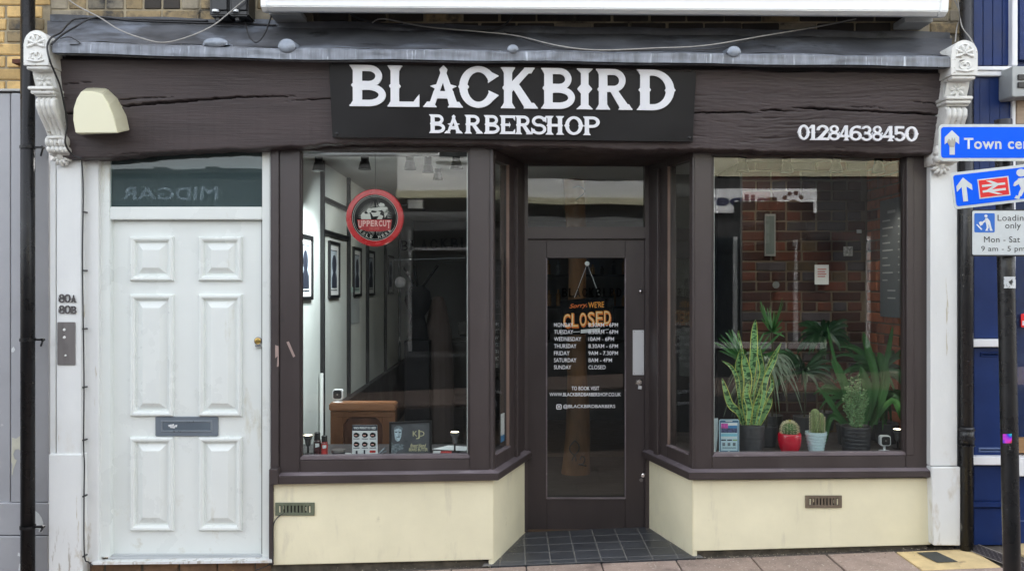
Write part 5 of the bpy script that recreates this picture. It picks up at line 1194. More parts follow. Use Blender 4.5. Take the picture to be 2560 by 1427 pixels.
# vase of sticks on stand
vase_m=M('matt_black',(.005,.005,.006),rough=.8,spec=.1,var=0); V0=P(1045,850,2.6); vs_=thing('vase_of_sticks','black vase holding three dark sticks in the dim shop','vase',V0)
MB().lathe([(.09,0),(.10,.02),(.075,.16),(.06,.22),(.10,.28),(.125,.36),(.11,.44),(.07,.48),(.068,.49)],V0,20).build('vase',vase_m,vs_,smooth=True)
for dx,dz_ in ((-.13,.66),(-.03,.68),(.18,.68)): MB().tube([V0+Vector((dx*.1,0,.45)),V0+Vector((dx,0,dz_))],.012,8).build('stick',vase_m,vs_)
tag(MB().box(V0.x-.11,V0.x+.11,2.5,2.72,0,V0.z).build('pedestal',vase_m),'dark square pedestal under the vase of sticks','pedestal')
p=P(1095,860,2.9); tag(MB().lathe([(.16,-.9),(.15,-.2),(.13,.1),(.08,.36),(.05,.44),(.001,.46)],(p.x,p.y,p.z),18).build('hooded_cloth',M('dim_brown_cloth',(.022,.015,.014),rough=.9)),'brown cape draped on a stand behind the vase','cape')
p=P(1040,512,2.0); sk_=thing('wall_speaker','black speaker on a wall bracket in the dim shop','speaker',p); MB().box(p.x-.07,p.x+.07,1.95,2.1,p.z-.045,p.z+.045).build('speaker_case',frame_blk,sk_,bevel=.01); MB().tube([(p.x,2.05,p.z),(-1.4,2.1,p.z+.02)],.012,8).build('bracket_arm',frame_blk,sk_)
# barber chairs deep inside
def barber_chair(x,y,label):
    t=thing('barber_chair',label,'chair',(x,y,0),group='black barber chairs')
    MB().lathe([(.26,0),(.26,.03),(.06,.05),(.05,.42)],(x,y,0),20).build('chair_base',chrome,t)
    MB().box(x-.26,x+.26,y-.26,y+.24,.42,.56).build('seat',frame_blk,t,bevel=.03,seg=2); MB().box(x-.25,x+.25,y+.20,y+.32,.56,1.08).build('backrest',frame_blk,t,bevel=.03,seg=2)
    MB().box(x-.12,x+.12,y+.22,y+.31,1.10,1.26).build('headrest',frame_blk,t,bevel=.02,seg=2)
    for s in (-1,1): MB().box(x+s*.29-.03,x+s*.29+.03,y-.22,y+.22,.68,.72).build('armrest',frame_blk,t,bevel=.01)
barber_chair(-.45,3.6,'black barber chair deep inside near the vase'); barber_chair(-.3,5.2,'black barber chair farthest inside the dim shop')
# log post and cupboards behind the door
lg=MB(); 
def logf(u,v):
    a=2*math.pi*u; z_=2.56*v; r=.088+.014*noise.noise(Vector((z_*1.6,3,0)))+.010*math.cos(a*2+z_*2)+(.03*(1-v)**8); cx=.555+.018*math.sin(z_*1.5)+.010*math.sin(z_*4); return Vector((cx+r*math.cos(a),2.3+r*math.sin(a),z_))
lgt=thing('timber_post','knotty bare tree trunk post standing inside behind the door','post',(.555,2.3,0)); lg.grid(logf,24,60).build('trunk',log_m,lgt,smooth=True)
mk=MB(); 
for (a,b_) in (([(1437,1100),(1425,1115),(1426,1128),(1438,1140),(1440,1152)],0),([(1437,1100),(1447,1112),(1446,1126),(1436,1138),(1430,1150)],0),([(1450,1148),(1455,1140),(1462,1146),(1458,1158),(1446,1160),(1466,1164)],0),([(1432,470),(1448,466),(1462,480),(1440,500)],0)):
    mk.tube(sm_([P(x,y,2.18) for x,y in a]),.005,5)
mk.build('ink_drawing',frame_blk,lgt)
st(MB().box(.2,1.7,.70,3.0,-.02,.004),'mat_area_floor',M('dark_mat',(.05,.045,.04),rough=.6,var=.3,vs=5,stretch=(1,5,1)))
def shelfunit():
    t=thing('back_counter','dark back counter with shelves of bottles beyond the log post','counter',(.6,5.5,0))
    MB().box(-.2,1.6,5.2,5.7,0,.95).build('cupboard',room_dark,t); MB().box(-.2,1.6,5.55,5.7,1.35,1.38).build('shelf_board',room_dark,t); MB().box(-.2,1.6,5.55,5.7,1.75,1.78).build('shelf_board',room_dark,t)
    rg=random.Random(4)
    for zz in (1.38,1.78,.95):
        for i in range(12):
            x=-.1+i*.14+rg.uniform(-.02,.02); h=rg.uniform(.1,.22); o=MB().lathe([(.028,0),(.028,h*.7),(.012,h*.8),(.012,h)],(x,5.62,zz),10).build('bottle',rg.choice([print_grey,frame_blk,wood_m,frame_blk]),None); tag(o,'small bottle among the rows on the dim back shelves','bottle',group='bottles on the back shelves')
shelfunit()
# closed sign hanging behind the door glass
CS=thing('closed_sign','black hanging sign with orange CLOSED lettering behind the door glass','sign',P(1468,838,.70)); yc=.70
MB().pp([(1400,752),(1534,738),(1540,828),(1406,840)],yc,yc+.006).build('board',M('black_card',(.003,.003,.0035),rough=.6,spec=.1,var=0),CS)
MB().blob(P(1468,659,.668),.017,.008,.017).build('suction_hook',white_pl,CS,smooth=True)
m=MB(); m.tube([P(1467,662,.69),P(1436,744,.69)],.0016,5); m.tube([P(1469,662,.69),P(1500,742,.69)],.0016,5); m.build('hanging_string',paper,CS)
line('Sorry,',1424,760,1468,774,yc-.0008,deep_or,CS,bold=.01,shear=.3,skew=-4); line("WE'RE",1471,755,1510,770,yc-.0008,orange,CS,bold=.01,skew=-2)
for i,ch in enumerate('CLOSED'):
    x=1408+20.3*i; y=784-1.6*i
    line(ch,x+1.2,y+1.5,x+19,y+38,yc-.0006,deep_or,CS,'letter_shadow',.035); line(ch,x,y,x+17.6,y+35,yc-.0012,orange,CS,'letter',.03); line(ch,x+1.5,y+2,x+16,y+33,yc-.0016,cream_pr,CS,'letter_highlight',-.02)
m=MB(); m.pp([(1452,824),(1500,820),(1500,829),(1452,833)],yc-.001,yc-.0004); m.pp([(1432,829),(1450,828),(1450,829.5),(1432,830.5)],yc-.001,yc-.0004); m.pp([(1503,824),(1522,822.5),(1522,824),(1503,825.5)],yc-.001,yc-.0004); m.build('small_print',paper,CS)

# ================================================================== plant window
ZS=.606
def pot(px,pt,pb,w0,w1,y,mat,label,name='plant_pot',ribs=0):
    pass
def ppos(px,y): return Vector(((px-1280)*(CAM_D+y)/FPX,y,ZS))
def leafstrip(pts,w,name,mat,parent,fold=.25,prof=None,facing=None):
    "pts: centre line; w: max width; leaf faces the street"
    pts=sm_(pts,4); n=len(pts); vv=[]; uv=[]; 
    for i,p in enumerate(pts):
        t=i/(n-1); tn=(pts[min(i+1,n-1)]-pts[max(i-1,0)]).normalized(); f=facing or Vector((0,-1,0)); s=tn.cross(f)
        if s.length<.05: s=Vector((1,0,0))
        s.normalize(); nf=s.cross(tn); ww=w*(prof(t) if prof else (min(1,(.35+t*2.2))*(1-t**3)**.9)); 
        for k,u in ((-1,0),(-.5,.25),(0,.5),(.5,.75),(1,1)): vv.append(p+s*(k*ww/2)-nf*(fold*ww*.5*(1-abs(k)))); uv.append((u,t))
    ff=[(i*5+k,i*5+k+1,(i+1)*5+k+1,(i+1)*5+k) for i in range(n-1) for k in range(4)]
    return MB().add(vv,ff).build(name,mat,parent,smooth=True,uv=uv,fix=False)
def potmesh(p,r0,r1,h,mat,t,ribs=0,amp=.002,name='pot'):
    pr_=[(r0*.9,0),(r0,.003)]+[(r0+(r1-r0)*k/(40)+(amp*abs(math.sin(k/40*math.pi*ribs)) if ribs else 0),.003+(h-.003)*k/40) for k in range(1,41)]+[(r1-.006,h),(r1-.007,h-.012)]
    MB().lathe(pr_,p,32).build(name,mat,t,smooth=True); MB().lathe([(.001,h-.014),(r1-.006,h-.014)],p,24).build('soil',soil,t)
# snake plant
y=.20; p=ppos(1878,y); SP=thing('snake_plant','tall yellow-edged snake plant in a charcoal pot beside the phone-shaped card','plant',p)
potmesh(p,.072,.082,.172,pot_grey,SP,6,.0015)
leaves=[([(1880,1062),(1876,980),(1884,890),(1886,830),(1889,798)],24,0),([(1868,1062),(1860,985),(1846,925),(1850,890),(1853,872)],24,.0),([(1888,1062),(1893,980),(1906,930),(1898,880),(1902,862)],15,.02),([(1874,1062),(1864,1010),(1870,950),(1862,905),(1860,885)],26,-.015),
 ([(1895,1062),(1904,985),(1922,920),(1938,885),(1954,855)],19,.0),([(1890,1062),(1908,1000),(1914,950),(1936,900),(1944,880)],15,-.02),([(1862,1062),(1850,1005),(1842,945),(1826,915),(1803,901)],12,.01),([(1858,1062),(1846,1030),(1826,1010),(1814,975),(1805,944)],24,.0),([(1898,1062),(1910,1035),(1922,1010),(1929,992)],20,-.01),
 ([(1884,1062),(1890,1020),(1902,985),(1908,945)],20,-.03),([(1878,1062),(1866,960),(1856,880),(1846,835),(1848,826)],9,.03),([(1892,1062),(1906,1010),(1930,965),(1925,930)],13,-.015),([(1870,1062),(1874,1020),(1866,985),(1872,950)],20,-.035),([(1886,1060),(1880,1000),(1896,930),(1890,880)],10,-.02),([(1864,1062),(1852,1020),(1848,960),(1838,900)],12,.02),([(1896,1062),(1898,1030),(1914,1000),(1920,985)],15,-.04)]
ax=lambda t: (.40+1.35*t)*(1-t**2.2)*1.05
for k,(pts,w,dy) in enumerate(leaves):
    leafstrip([P(a,b_,y+dy+.02*math.sin(k)) for a,b_ in pts],w*.00235,'leaf',snake_m,SP,.3,ax,Vector((.5*math.sin(k*2.1),-1,0)).normalized())
# wispy palm behind
def palm(px,py,y,n,ln,w,mat,label,seed,droop=1.0,spread=1.0,trunk=True,name='palm_plant'):
    rg=random.Random(seed); c=P(px,py,y); t=thing(name,label,'plant',(c.x,c.y,ZS if y<.9 else 0))
    for i in range(n):
        a=rg.uniform(0,2*math.pi); e=rg.uniform(-.1,1.3); L_=ln*rg.uniform(.6,1.05); d=Vector((math.cos(a)*spread,math.sin(a)*.42,0)); pts=[]
        for k in range(6):
            s=k/5; pts.append(c+d*(L_*s*math.cos(e*.6)*(1-.25*s))+Vector((0,0,L_*(s*math.sin(e)-droop*.75*s*s))))
        pts=[Vector((min(2.62,max(1.12 if y<.9 else 0,q.x)),max(.075,min(1.19,q.y)),max(q.z,ZS+.01))) for q in pts]
        leafstrip(pts,w*rg.uniform(.8,1.2),'leaf',mat,t,.2,lambda t_:(min(1,.4+t_*3))*(1-t_**2)**.7)
    if trunk: MB().tube([(c.x,c.y,ZS+.10),(c.x+.01,c.y,(ZS+c.z)/2),(c.x,c.y,c.z)],.007,8).build('stem',M('dark_stem',(.05,.045,.025),rough=.7),t)
    potmesh(Vector((c.x,c.y,ZS)),.06,.075,.13,pot_grey,t)
palm(1915,915,.40,90,.36,.013,leaf_soft,'wispy grey-green palm drooping behind the snake plant',21,1.3)
palm(1872,915,.48,34,.40,.022,leaf_mid,'spiky green dracaena fanning out above the snake plant pot',22,.35,.9)
palm(2120,1000,.45,22,.34,.030,leaf_mid,'broad-bladed green plant behind the two small cacti',23,.9,1.2,False)
palm(2200,930,.60,40,.46,.034,leaf_mid2,'large dark strap-leaved plant near the brick side wall',24,.75)
palm(2215,1000,.50,30,.32,.032,leaf_mid,'green strap-leaved plant spilling behind the white camera',25,1.2,1.0,False)
palm(2010,930,.80,50,.36,.026,leaf_dark,'dark leafy plant against the brick chimney breast',26,.6)
palm(2060,840,1.0,70,.30,.036,leaf_dark,'dark broad-leaved plant high against the bricks',27,.7)
palm(1930,830,.85,26,.30,.014,leaf_mid,'thin upright dark green plant behind the window reflection',28,.1,.5)
# explicit long blades
LB=thing('strap_leaf_plant','plant with long upright green blades beside the bushy succulent','plant',ppos(2140,.34)); potmesh(ppos(2140,.42),.05,.06,.09,pot_grey,LB)
for pts,w in (([(2128,1060),(2118,985),(2098,930),(2080,896)],24),([(2120,1062),(2092,1030),(2066,990),(2046,967)],14),([(2125,1060),(2105,960),(2082,880),(2068,812)],9),([(2162,1060),(2168,1010),(2166,960),(2150,915)],26),([(2170,1050),(2190,960),(2172,880),(2158,830)],22),([(2185,1060),(2215,960),(2205,905),(2196,880)],24),([(2180,1060),(2230,1000),(2255,1040),(2262,1062)],18),([(2110,1062),(2085,1040),(2070,1060),(2064,1110)],16),([(2190,1062),(2208,940),(2222,870),(2232,815)],14)):
    leafstrip([P(a,b_,.36) for a,b_ in pts],w*.0026,'leaf',leaf_mid,LB,.25,lambda t_:(.5+t_)*(1-t_**3)**.8)
# red pot ball cactus
y=.15; p=ppos(1974,y); RC=thing('ball_cactus','round spiny cactus in a glossy red pot','cactus',p)
m=MB().lathe([(.045,0),(.052,.006),(.066,.05),(.071,.09),(.069,.122),(.066,.128),(.062,.122),(.060,.11)],p,36).build('pot',pot_red,RC,smooth=True); MB().lathe([(.001,.112),(.062,.112)],p,20).build('soil',soil,RC)
rb=lambda w,t:1-.10*(.5+.5*math.cos(w*16))
cc=Vector((p.x,p.y,p.z+.135)); prf=[(.046*math.sin(math.pi*k/12)+.0005,-.048*math.cos(math.pi*k/12)+.01) for k in range(13)]
MB().lathe(prf,cc,96,rib=rb).build('cactus_body',cactus_m,RC,smooth=True)
m=MB(); rg=random.Random(2)
for i in range(16):
    for k in range(3,12):
        a=2*math.pi*(i+.5)/16; r,h=prf[k]; q=Vector((cc.x+r*math.cos(a),cc.y+r*math.sin(a),cc.z+h))
        for j in range(4):
            dv=Vector((math.cos(a)+rg.uniform(-.7,.7),math.sin(a)+rg.uniform(-.7,.7),(h/.048)*.9+rg.uniform(-.6,.6))).normalized(); m.tube([q,q+dv*.017],.0012,3,r1=.0004,cap=False)
o=m.build('spines',spine_m,RC,fix=False); o['kind']='stuff'
m=MB(); 
for i in range(40):
    dv=Vector((rg.uniform(-.4,.4),rg.uniform(-.4,.4),1)).normalized(); q=cc+Vector((0,0,.055)); m.tube([q,q+dv*.018],.0009,3,r1=.0003,cap=False)
o=m.build('crown_spines',M('yellow_spine',(.6,.55,.08),rough=.6),RC,fix=False); o['kind']='stuff'
# white pot column cactus
p=ppos(2040,.15); WC=thing('column_cactus','two-armed ribbed cactus in a pale blue-white stepped pot','cactus',p)
pr_=[(.040,0)]
for k in range(7):
    z0=.004+k*.018; r=.042+k*.0034; pr_+=[(r,z0),(r+.003,z0+.003),(r+.003,z0+.014),(r,z0+.017)]
pr_+=[(.063,.131),(.065,.135),(.058,.136),(.056,.12)]
MB().lathe(pr_,p,36).build('pot',pot_white,WC); MB().lathe([(.001,.125),(.057,.125)],p,20).build('soil',soil,WC)
def column(cx,h,r,base):
    pf2=[(r*.8,0),(r,.02),(r*1.02,h*.5),(r*.98,h-.03)]+[(r*.98*math.cos(a),h-.03+.03*math.sin(a)) for a in (.4,.8,1.2,1.5)]+[(.001,h)]
    return MB().lathe(pf2,(cx,p.y,base),72,rib=lambda w,t:1-.14*(.5+.5*math.cos(w*11)))
column(p.x-.006,.155,.028,p.z+.12).build('cactus_body',cactus_y,WC,smooth=True); column(p.x+.030,.13,.020,p.z+.12).build('cactus_arm',cactus_y,WC,smooth=True)
m=MB()
for cx,h,r in ((p.x-.006,.155,.028),(p.x+.030,.13,.020)):
    for i in range(11):
        a=2*math.pi*(i+.5)/11
        for k in range(14):
            q=Vector((cx+r*1.0*math.cos(a),p.y+r*math.sin(a),p.z+.13+(h-.03)*k/14)); dv=Vector((math.cos(a),math.sin(a),.3)); m.tube([q,q+dv*.008],.0014,3,cap=False)
o=m.build('spines',spine_m,WC,fix=False); o['kind']='stuff'
# bushy succulent
p=ppos(2140,.17); BS=thing('bushy_succulent','upright bushy succulent with many stubby leaves in a dark ribbed pot','plant',p)
potmesh(p,.078,.088,.168,M('dark_ribbed_pot',(.028,.028,.032),rough=.45,var=.1),BS,7,.002)
rg=random.Random(9); m=MB(); br=MB(); n_=0
for b_i in range(34):
    x0=rg.uniform(-.03,.03); a=rg.uniform(-1,1); top_=rg.uniform(.12,.26) if abs(a)>.35 else rg.uniform(.2,.37); pts=[Vector((p.x+x0,p.y+rg.uniform(-.03,.03),p.z+.15))]
    for k in range(1,7): s=k/6; pts.append(pts[0]+Vector((a*.062*s**1.3,rg.uniform(-.012,.012)+.0,top_*s)))
    br.tube(pts,.0035,5,r1=.0015)
    for k in range(34):
        t_=rg.uniform(.05,1)*6; i=min(5,int(t_)); q=pts[i].lerp(pts[i+1],t_-i); dv=Vector((rg.uniform(-1,1),rg.uniform(-1,.6),rg.uniform(-.1,1.1))).normalized(); m.tube([q,q+dv*.009,q+dv*.018],.0032,5,r1=.0042)
o=m.build('leaves',succ_m,BS,fix=False); o['kind']='stuff'; br.build('stems',M('succulent_stem',(.16,.17,.08),rough=.6),BS,fix=False)
webcam(2211,1087,1127,.14,'small white camera with black face on the plant window board')
# phone shaped card
PH=thing('phone_card','phone-shaped promotional card with blue frame leaning in the plant window','card',P(1822,1133,.10))
MB().pp(rrect(1798,1048,1848,1134,4),.104,.109).build('card',M('phone_edge_pale',(.50,.68,.76),rough=.4),PH)
m=MB(); ringp(m,rrect(1799.5,1050,1846.5,1132.5,3),rrect(1802,1056,1844,1126,.5),.1035); m.build('phone_bezel',M('slate_blue_print',(.07,.16,.27),rough=.4),PH,fix=False)
for x0,y0,x1,y1,mt in ((1803,1058,1820,1070,print_pink),(1820,1057,1843,1063,paper),(1820,1063,1843,1070,print_blue),(1803,1070,1843,1081,M('print_night',(.06,.07,.16),rough=.5,var=.8,vs=90)),(1803,1084,1843,1090,print_cyan),(1803,1091,1843,1092.5,paper),(1803,1094,1843,1095.2,paper),(1803,1098,1815,1101,print_dark),(1818,1098,1830,1101,print_dark),(1832,1098,1843,1101,M('green_print',(.25,.4,.1),rough=.5)),(1806,1106,1813,1114,print_grey),(1819,1106,1826,1114,print_grey),(1832,1106,1839,1114,print_grey),(1806,1118,1840,1119.5,print_dark)):
    MB().pr(x0,y0,x1,y1,.1028,.1034).build('printed_block',mt,PH)
line('BARBER SHOP',1805,1072,1841,1077,.1024,paper,PH,bold=.02) if False else None
MB().pp(rrect(1819,1127,1826,1132,2),.1022,.1030).build('home_button',paper,PH); MB().pr(1814,1051.5,1831,1053.5,.1022,.103).build('speaker_slot',paper,PH)
tag(MB().pp([(1786,1046),(1795,1045),(1796,1075),(1790,1130),(1785,1131)],.12,.125).build('leaflet',M('pale_leaflet',(.50,.60,.64),rough=.5)),'pale leaflet tucked behind the phone-shaped card','leaflet')
# notices on bricks
def note(x0,y0,x1,y1,y,mat,name,label,cat='notice'): return tag(MB().pr(x0,y0,x1,y1,y,y+.004).build(name,mat),label,cat)
n_=note(2037,662,2072,711,1.17,paper,'paper_notice','white paper notice taped to the interior bricks')
for i in range(4): MB().pr(2044,672+6*i,2066-3*(i%2),674+6*i,1.167,1.169).build('printed_line',red_can,n_)
note(2109,616,2132,640,1.17,M('small_photo',(.35,.34,.33),rough=.5,var=.8,vs=60),'small_photo','small square photo on the interior bricks','photo')
note(2142,574,2154,583,1.17,paper,'small_label','tiny white label on the interior bricks','label')
note(1806,691,1854,726,1.9,M('yellow_white_card',(.50,.52,.36),rough=.6,var=.3,vs=8),'pinned_card','yellow and white card pinned in the dark corner','card')
note(1810,665,1850,688,1.9,M('grey_green_card',(.22,.30,.27),rough=.6,var=.3,vs=8),'pinned_card','grey-green torn card above the yellow one','card')
tag(MB().lathe([(.001,0),(.031,0),(.031,-.003)],P(1862,670,1.9),20,'y').build('teal_sticker',teal),'round teal sticker near the pinned cards','sticker')
tag(MB().lathe([(.001,0),(.026,0),(.026,-.003)],P(1940,712,1.17),20,'y').build('oval_sticker',M('grey_oval',(.16,.17,.17),rough=.5)),'pale oval sticker on the dark reveal beside the bricks','sticker')
st(MB().box(1.20,1.72,1.93,2.0,0,2.56),'dark_partition',room_dark); st(MB().box(1.705,1.72,1.24,1.94,0,2.56),'dark_return',room_dark)
FP=thing('tall_picture','tall pale framed picture beside the chimney breast','picture frame',P(1925,645,1.2)); MB().pr(1912,535,1939,640,1.20,1.215).build('frame',M('grey_frame',(.2,.2,.2),rough=.5),FP); MB().pr(1915,540,1936,635,1.195,1.199).build('print_sheet',M('grey_blue_sheet',(.09,.11,.11),rough=.5,var=.2),FP)
# price board on the side wall
PB=thing('price_board','tall grey price list board with white lines on the side bricks','price board',(2.63,.75,1.5)); X=2.630
MB().box(X-.006,X,.60,.96,1.42,2.24).build('board',M('price_grey',(.10,.11,.12),rough=.4),PB)
m=MB()
for i in range(12):
    z_=2.14-.052*i
    if i==0: m.box(X-.0075,X-.0065,.72,.84,z_,z_+.02); continue
    if i>9: m.box(X-.0075,X-.0065,.72,.84,z_-.02,z_-.01); continue
    L_=.08+.04*((i*7)%3); m.box(X-.0075,X-.0065,.66,.66+.02,z_,z_+.010); m.box(X-.0075,X-.0065,.92-L_,.92,z_,z_+.010)
m.build('price_lines',M('dim_white_print',(.35,.36,.36),rough=.6),PB)
tag(MB().tube([(2.60,.50,.9),(2.60,.50,2.35)],.020,10).build('wall_pipe',M('pale_pipe',(.42,.42,.42),rough=.5)),'pale vertical pipe in the brick corner of the plant window','pipe')

# ================================================================== neighbours
GB=thing('grey_building','grey painted facade with yellow brickwork above, beside the black drainpipe','building',(-4.5,0,-.3))
MB().box(-9,-2.79,.05,.4,-.6,11.2).build('house_wall',mortar,GB)
def pick_y(x,z,rg): return bk_yellow if rg.random()<.8 else bk_buff
bw=MB().box(-4.4,-2.785,.046,.06,2.80,3.62).build('brick_band',mortar,GB)
lay(bw,-4.4,-2.785,2.80,3.60,.090,pick_y,seed=8)
m=MB(); m.box(-9,P(22,0,0).x,.012,.06,-.6,P(0,232,0).z); m.build('grey_panel',grey_paint,GB,bevel=.003)
m=MB(); m.pr(27,233,121,1255,-.004,.06); m.build('grey_pilaster',grey_paint,GB,bevel=.004)
MB().box(-9,P(121,0,-.01).x,-.008,.06,P(0,228,0).z,P(0,228,0).z+.012).build('ledge',M('pale_ledge',(.5,.5,.48),rough=.7),GB)
m=MB(); m.pr(-400,1257,120,1337,-.014,.06); m.pr(-400,1340,118,1560,-.022,.06); m.build('grey_plinth',grey_paint,GB,bevel=.004)
tag(MB().pr(28,425,50,437,-.05,-.045).build('iron_stub',M('rusty_iron',(.10,.035,.02),rough=.8)),'rusty iron stub on the yellow bricks','iron bracket') if False else MB().pr(30,148,52,158,-.03,.04).build('iron_stub',M('rusty_iron',(.10,.035,.02),rough=.8,var=.3,vs=30),GB)

pee=M('peeled_pale_patch',(.55,.54,.44),rough=.8,var=.1,vs=20); pee2=M('peeled_white_patch',(.66,.68,.68),rough=.7,var=.05)
for pts,yy,mt in (([(30,1093),(40,1096),(52,1088),(53,1128),(46,1122),(38,1124),(33,1134),(36,1146),(42,1150),(34,1170),(31,1188),(29,1185),(31,1162),(28,1152)],-.0052,pee),([(28,872),(34,866),(38,874),(34,880),(29,880)],-.0052,pee2),([(88,1276),(96,1282),(104,1294),(108,1306),(106,1330),(96,1328),(98,1322),(86,1320)],-.0152,pee2),([(48,1408),(53,1406),(53,1427),(46,1424)],-.0232,pee2),([(45,1380),(52,1384),(50,1390),(44,1388)],-.0232,pee2)):
    MB().pp(pts,yy-.0006,yy+.0004).build('peeled_patch',mt,GB)
BB=thing('blue_shopfront','navy blue painted shopfront with white mouldings at the edge of the view','shop',(3.6,0,.1))
X0=P(2434,0,0).x
MB().box(X0-.05,9,.08,.4,-.1,11.4).build('house_wall',navy,BB)
def blu(x0,y0,x1,y1,d0,d1,nm,mat=navy,bev=.004): return MB().pr(x0,y0,x1,y1,d0,d1).build(nm,mat,BB,bevel=bev,seg=2)
for a in range(4): blu(2434+24*a,-60,2457+24*a,164,.03-.0,.08,'plank',navy,.003)
for (t,u) in ((166,176),(178,190)): blu(2430,t,2531,u,-.02 if t<170 else -.01,.08,'moulding',blue_white)
blu(2434,192,2529,846,.02,.08,'blue_panel'); 
for a in (2450,2475,2500): MB().pr(a,200,a+2,560,.0175,.02).build('panel_bead',navy,BB)
blu(2432,848,2530,867,-.025,.08,'moulding',blue_white); blu(2434,869,2529,1139,.02,.08,'blue_panel'); blu(2432,1141,2530,1162,-.025,.08,'moulding',blue_white); blu(2434,1164,2529,1252,.02,.08,'blue_panel'); blu(2432,1254,2530,1268,.0,.08,'moulding',navy); blu(2434,1270,2529,1362,.015,.08,'blue_panel')
raised(2446,1118,2527,1130,.02,[(0,0),(2,.006),(4,.006),(5,0)]).build('panel_bead',M('scuffed_navy_edge',(.08,.12,.24),rough=.4),BB); raised(2450,880,2527,892,.02,[(0,0),(2,.006),(4,.006),(5,0)]).build('panel_bead',navy,BB)
blu(2531,-60,2545,165,-.01,.08,'corner_post',blue_white); blu(2531,192,2540,1140,.0,.08,'window_frame',blue_white)
blu(2548,-60,2700,150,.04,.08,'blue_panel'); MB().pp([(2531,166),(2640,166),(2640,236),(2536,243),(2531,240)],-.12,.02).build('shutter_box',M('grey_shutter_box',(.36,.38,.38),rough=.5),BB,bevel=.004); blu(2545,186,2640,200,-.13,-.12,'shutter_slot',sb_black); blu(2545,205,2640,220,-.13,-.12,'shutter_slot',sb_black)
blu(2541,250,2700,310,.0,.05,'timber_board',wood_pale); 
blu(2542,310,3200,1095,.06,.066,'glass_pane',glass,0); 
blu(2542,310,3200,770,.16,.18,'blind',M('beige_blind',(.50,.41,.33),rough=.7,var=.05),0); blu(2542,765,3200,772,.15,.16,'blind_edge',M('beige_edge',(.3,.26,.22),rough=.7),0); blu(2542,772,3200,1095,.35,.37,'dark_inside',M('window_deep_blue',(.012,.016,.03),rough=.3),0)
blu(2541,1095,3200,1132,.03,.08,'timber_board',wood_m); blu(2534,1144,3200,1190,-.04,.08,'window_cill',blue_white); blu(2540,1192,3200,1362,.02,.08,'blue_panel'); blu(2541,1300,3200,1303,.017,.02,'panel_bead',M('scuffed_navy_edge',(.08,.12,.24),rough=.4),0)
rs_=MB().pp(rrect(2553,784,2600,818,3),.052,.056).build('red_sticker',sb_red,BB); MB().pr(2556,802,2598,813,.0505,.0515).build('sticker_text',paper,BB)

# ================================================================== signpost and its signs
yS=-1.55; SPs=thing('signpost','chipped black signpost leaning slightly, carrying three street signs','signpost',(P(2528,0,-1.5).x,-1.5,GZ(2.0)-.02))
a=P(2508,300,-1.5); b_=P(2530,1427,-1.5); dirv=(b_-a).normalized(); bb=a+dirv*((GZ(2)-a.z-.05)/dirv.z)
MB().tube([a,a.lerp(bb,.3),a.lerp(bb,.7),bb],.0335,24).build('pole',black_pipe2,SPs,smooth=True)
# sticker pieces on the pole
def onpole(py,w,h,mat,name,rot=0,ph=0):
    t=(py-300)/1127; c=a.lerp(b_,t); z=c.z
    m=MB(); n=8
    m.grid(lambda u,v:Vector((c.x+.0342*math.sin((u-.5)*w/.034+ph)+rot*.4*(v-.5)*.0,c.y-.0342*math.cos((u-.5)*w/.034+ph)-.0006,z+(v-.5)*h+rot*(u-.5)*w)),n,1)
    return m.build(name,mat,SPs,smooth=True,fix=False)
onpole(706,.055,.048,M('white_scribble_sticker',(.62,.64,.66),rough=.5,var=.1,spots=[((.03,.03,.03),40,.56,.02)]),'white_sticker')
hol=bpy.data.materials.new('rainbow_sticker'); hol.use_nodes=True; N=hol.node_tree.nodes; L=hol.node_tree.links; g=N.new('ShaderNodeNewGeometry'); mp=N.new('ShaderNodeMapping'); mp.inputs['Scale'].default_value=(12,12,12); n=N.new('ShaderNodeTexNoise'); n.inputs['Scale'].default_value=1.2; hh=N.new('ShaderNodeHueSaturation'); hh.inputs['Color'].default_value=(.7,.05,.3,1); L.new(g.outputs['Position'],mp.inputs[0]); L.new(mp.outputs[0],n.inputs['Vector']); mr=N.new('ShaderNodeMapRange'); L.new(n.outputs['Fac'],mr.inputs[0]); mr.inputs[1].default_value=.3; mr.inputs[2].default_value=.7; mr.inputs[3].default_value=.0; mr.inputs[4].default_value=1.; L.new(mr.outputs[0],hh.inputs['Hue']); L.new(hh.outputs[0],N['Principled BSDF'].inputs['Base Color']); N['Principled BSDF'].inputs['Roughness'].default_value=.3
st_=onpole(1093,.035,.038,hol,'rainbow_sticker',.15,-.8)
def plate(pts_border,pts_face,y,mb,mf,t):
    MB().pp(pts_border,y,y+.004).build('plate',mb,t,bevel=.0008); MB().pp(pts_face,y-.0012,y-.0002).build('face',mf,t)
# each sign is cut by the picture edge and really continues to the right
T1=thing('town_centre_sign','blue Town centre direction sign with upward arrow, topmost on the signpost','sign',P(2530,403,yS),group='street signs on the black post')
plate(rrect(2347,311,2730,403,11,5),rrect(2353,318,2724,395,7,5),yS,sb_grey,sb_blue,T1)
yt=yS-.0016
MB().pp([(2380,326),(2398,343),(2398,361),(2387,352),(2387,387),(2374,387),(2374,352),(2362,361),(2362,343)],yt-.0008,yt).build('arrow',sb_white,T1)
m=MB(); m.pp([(2368,355),(2372,347),(2378,352),(2380,343),(2384,351),(2387,344),(2389,356),(2386,368),(2375,368)],yt-.0016,yt-.0009); m.build('smudge',sb_smudge,T1)
line('Town centre',2410,345,2626,373,yt-.0004,sb_white,T1,bold=.022,spacing=1.08)
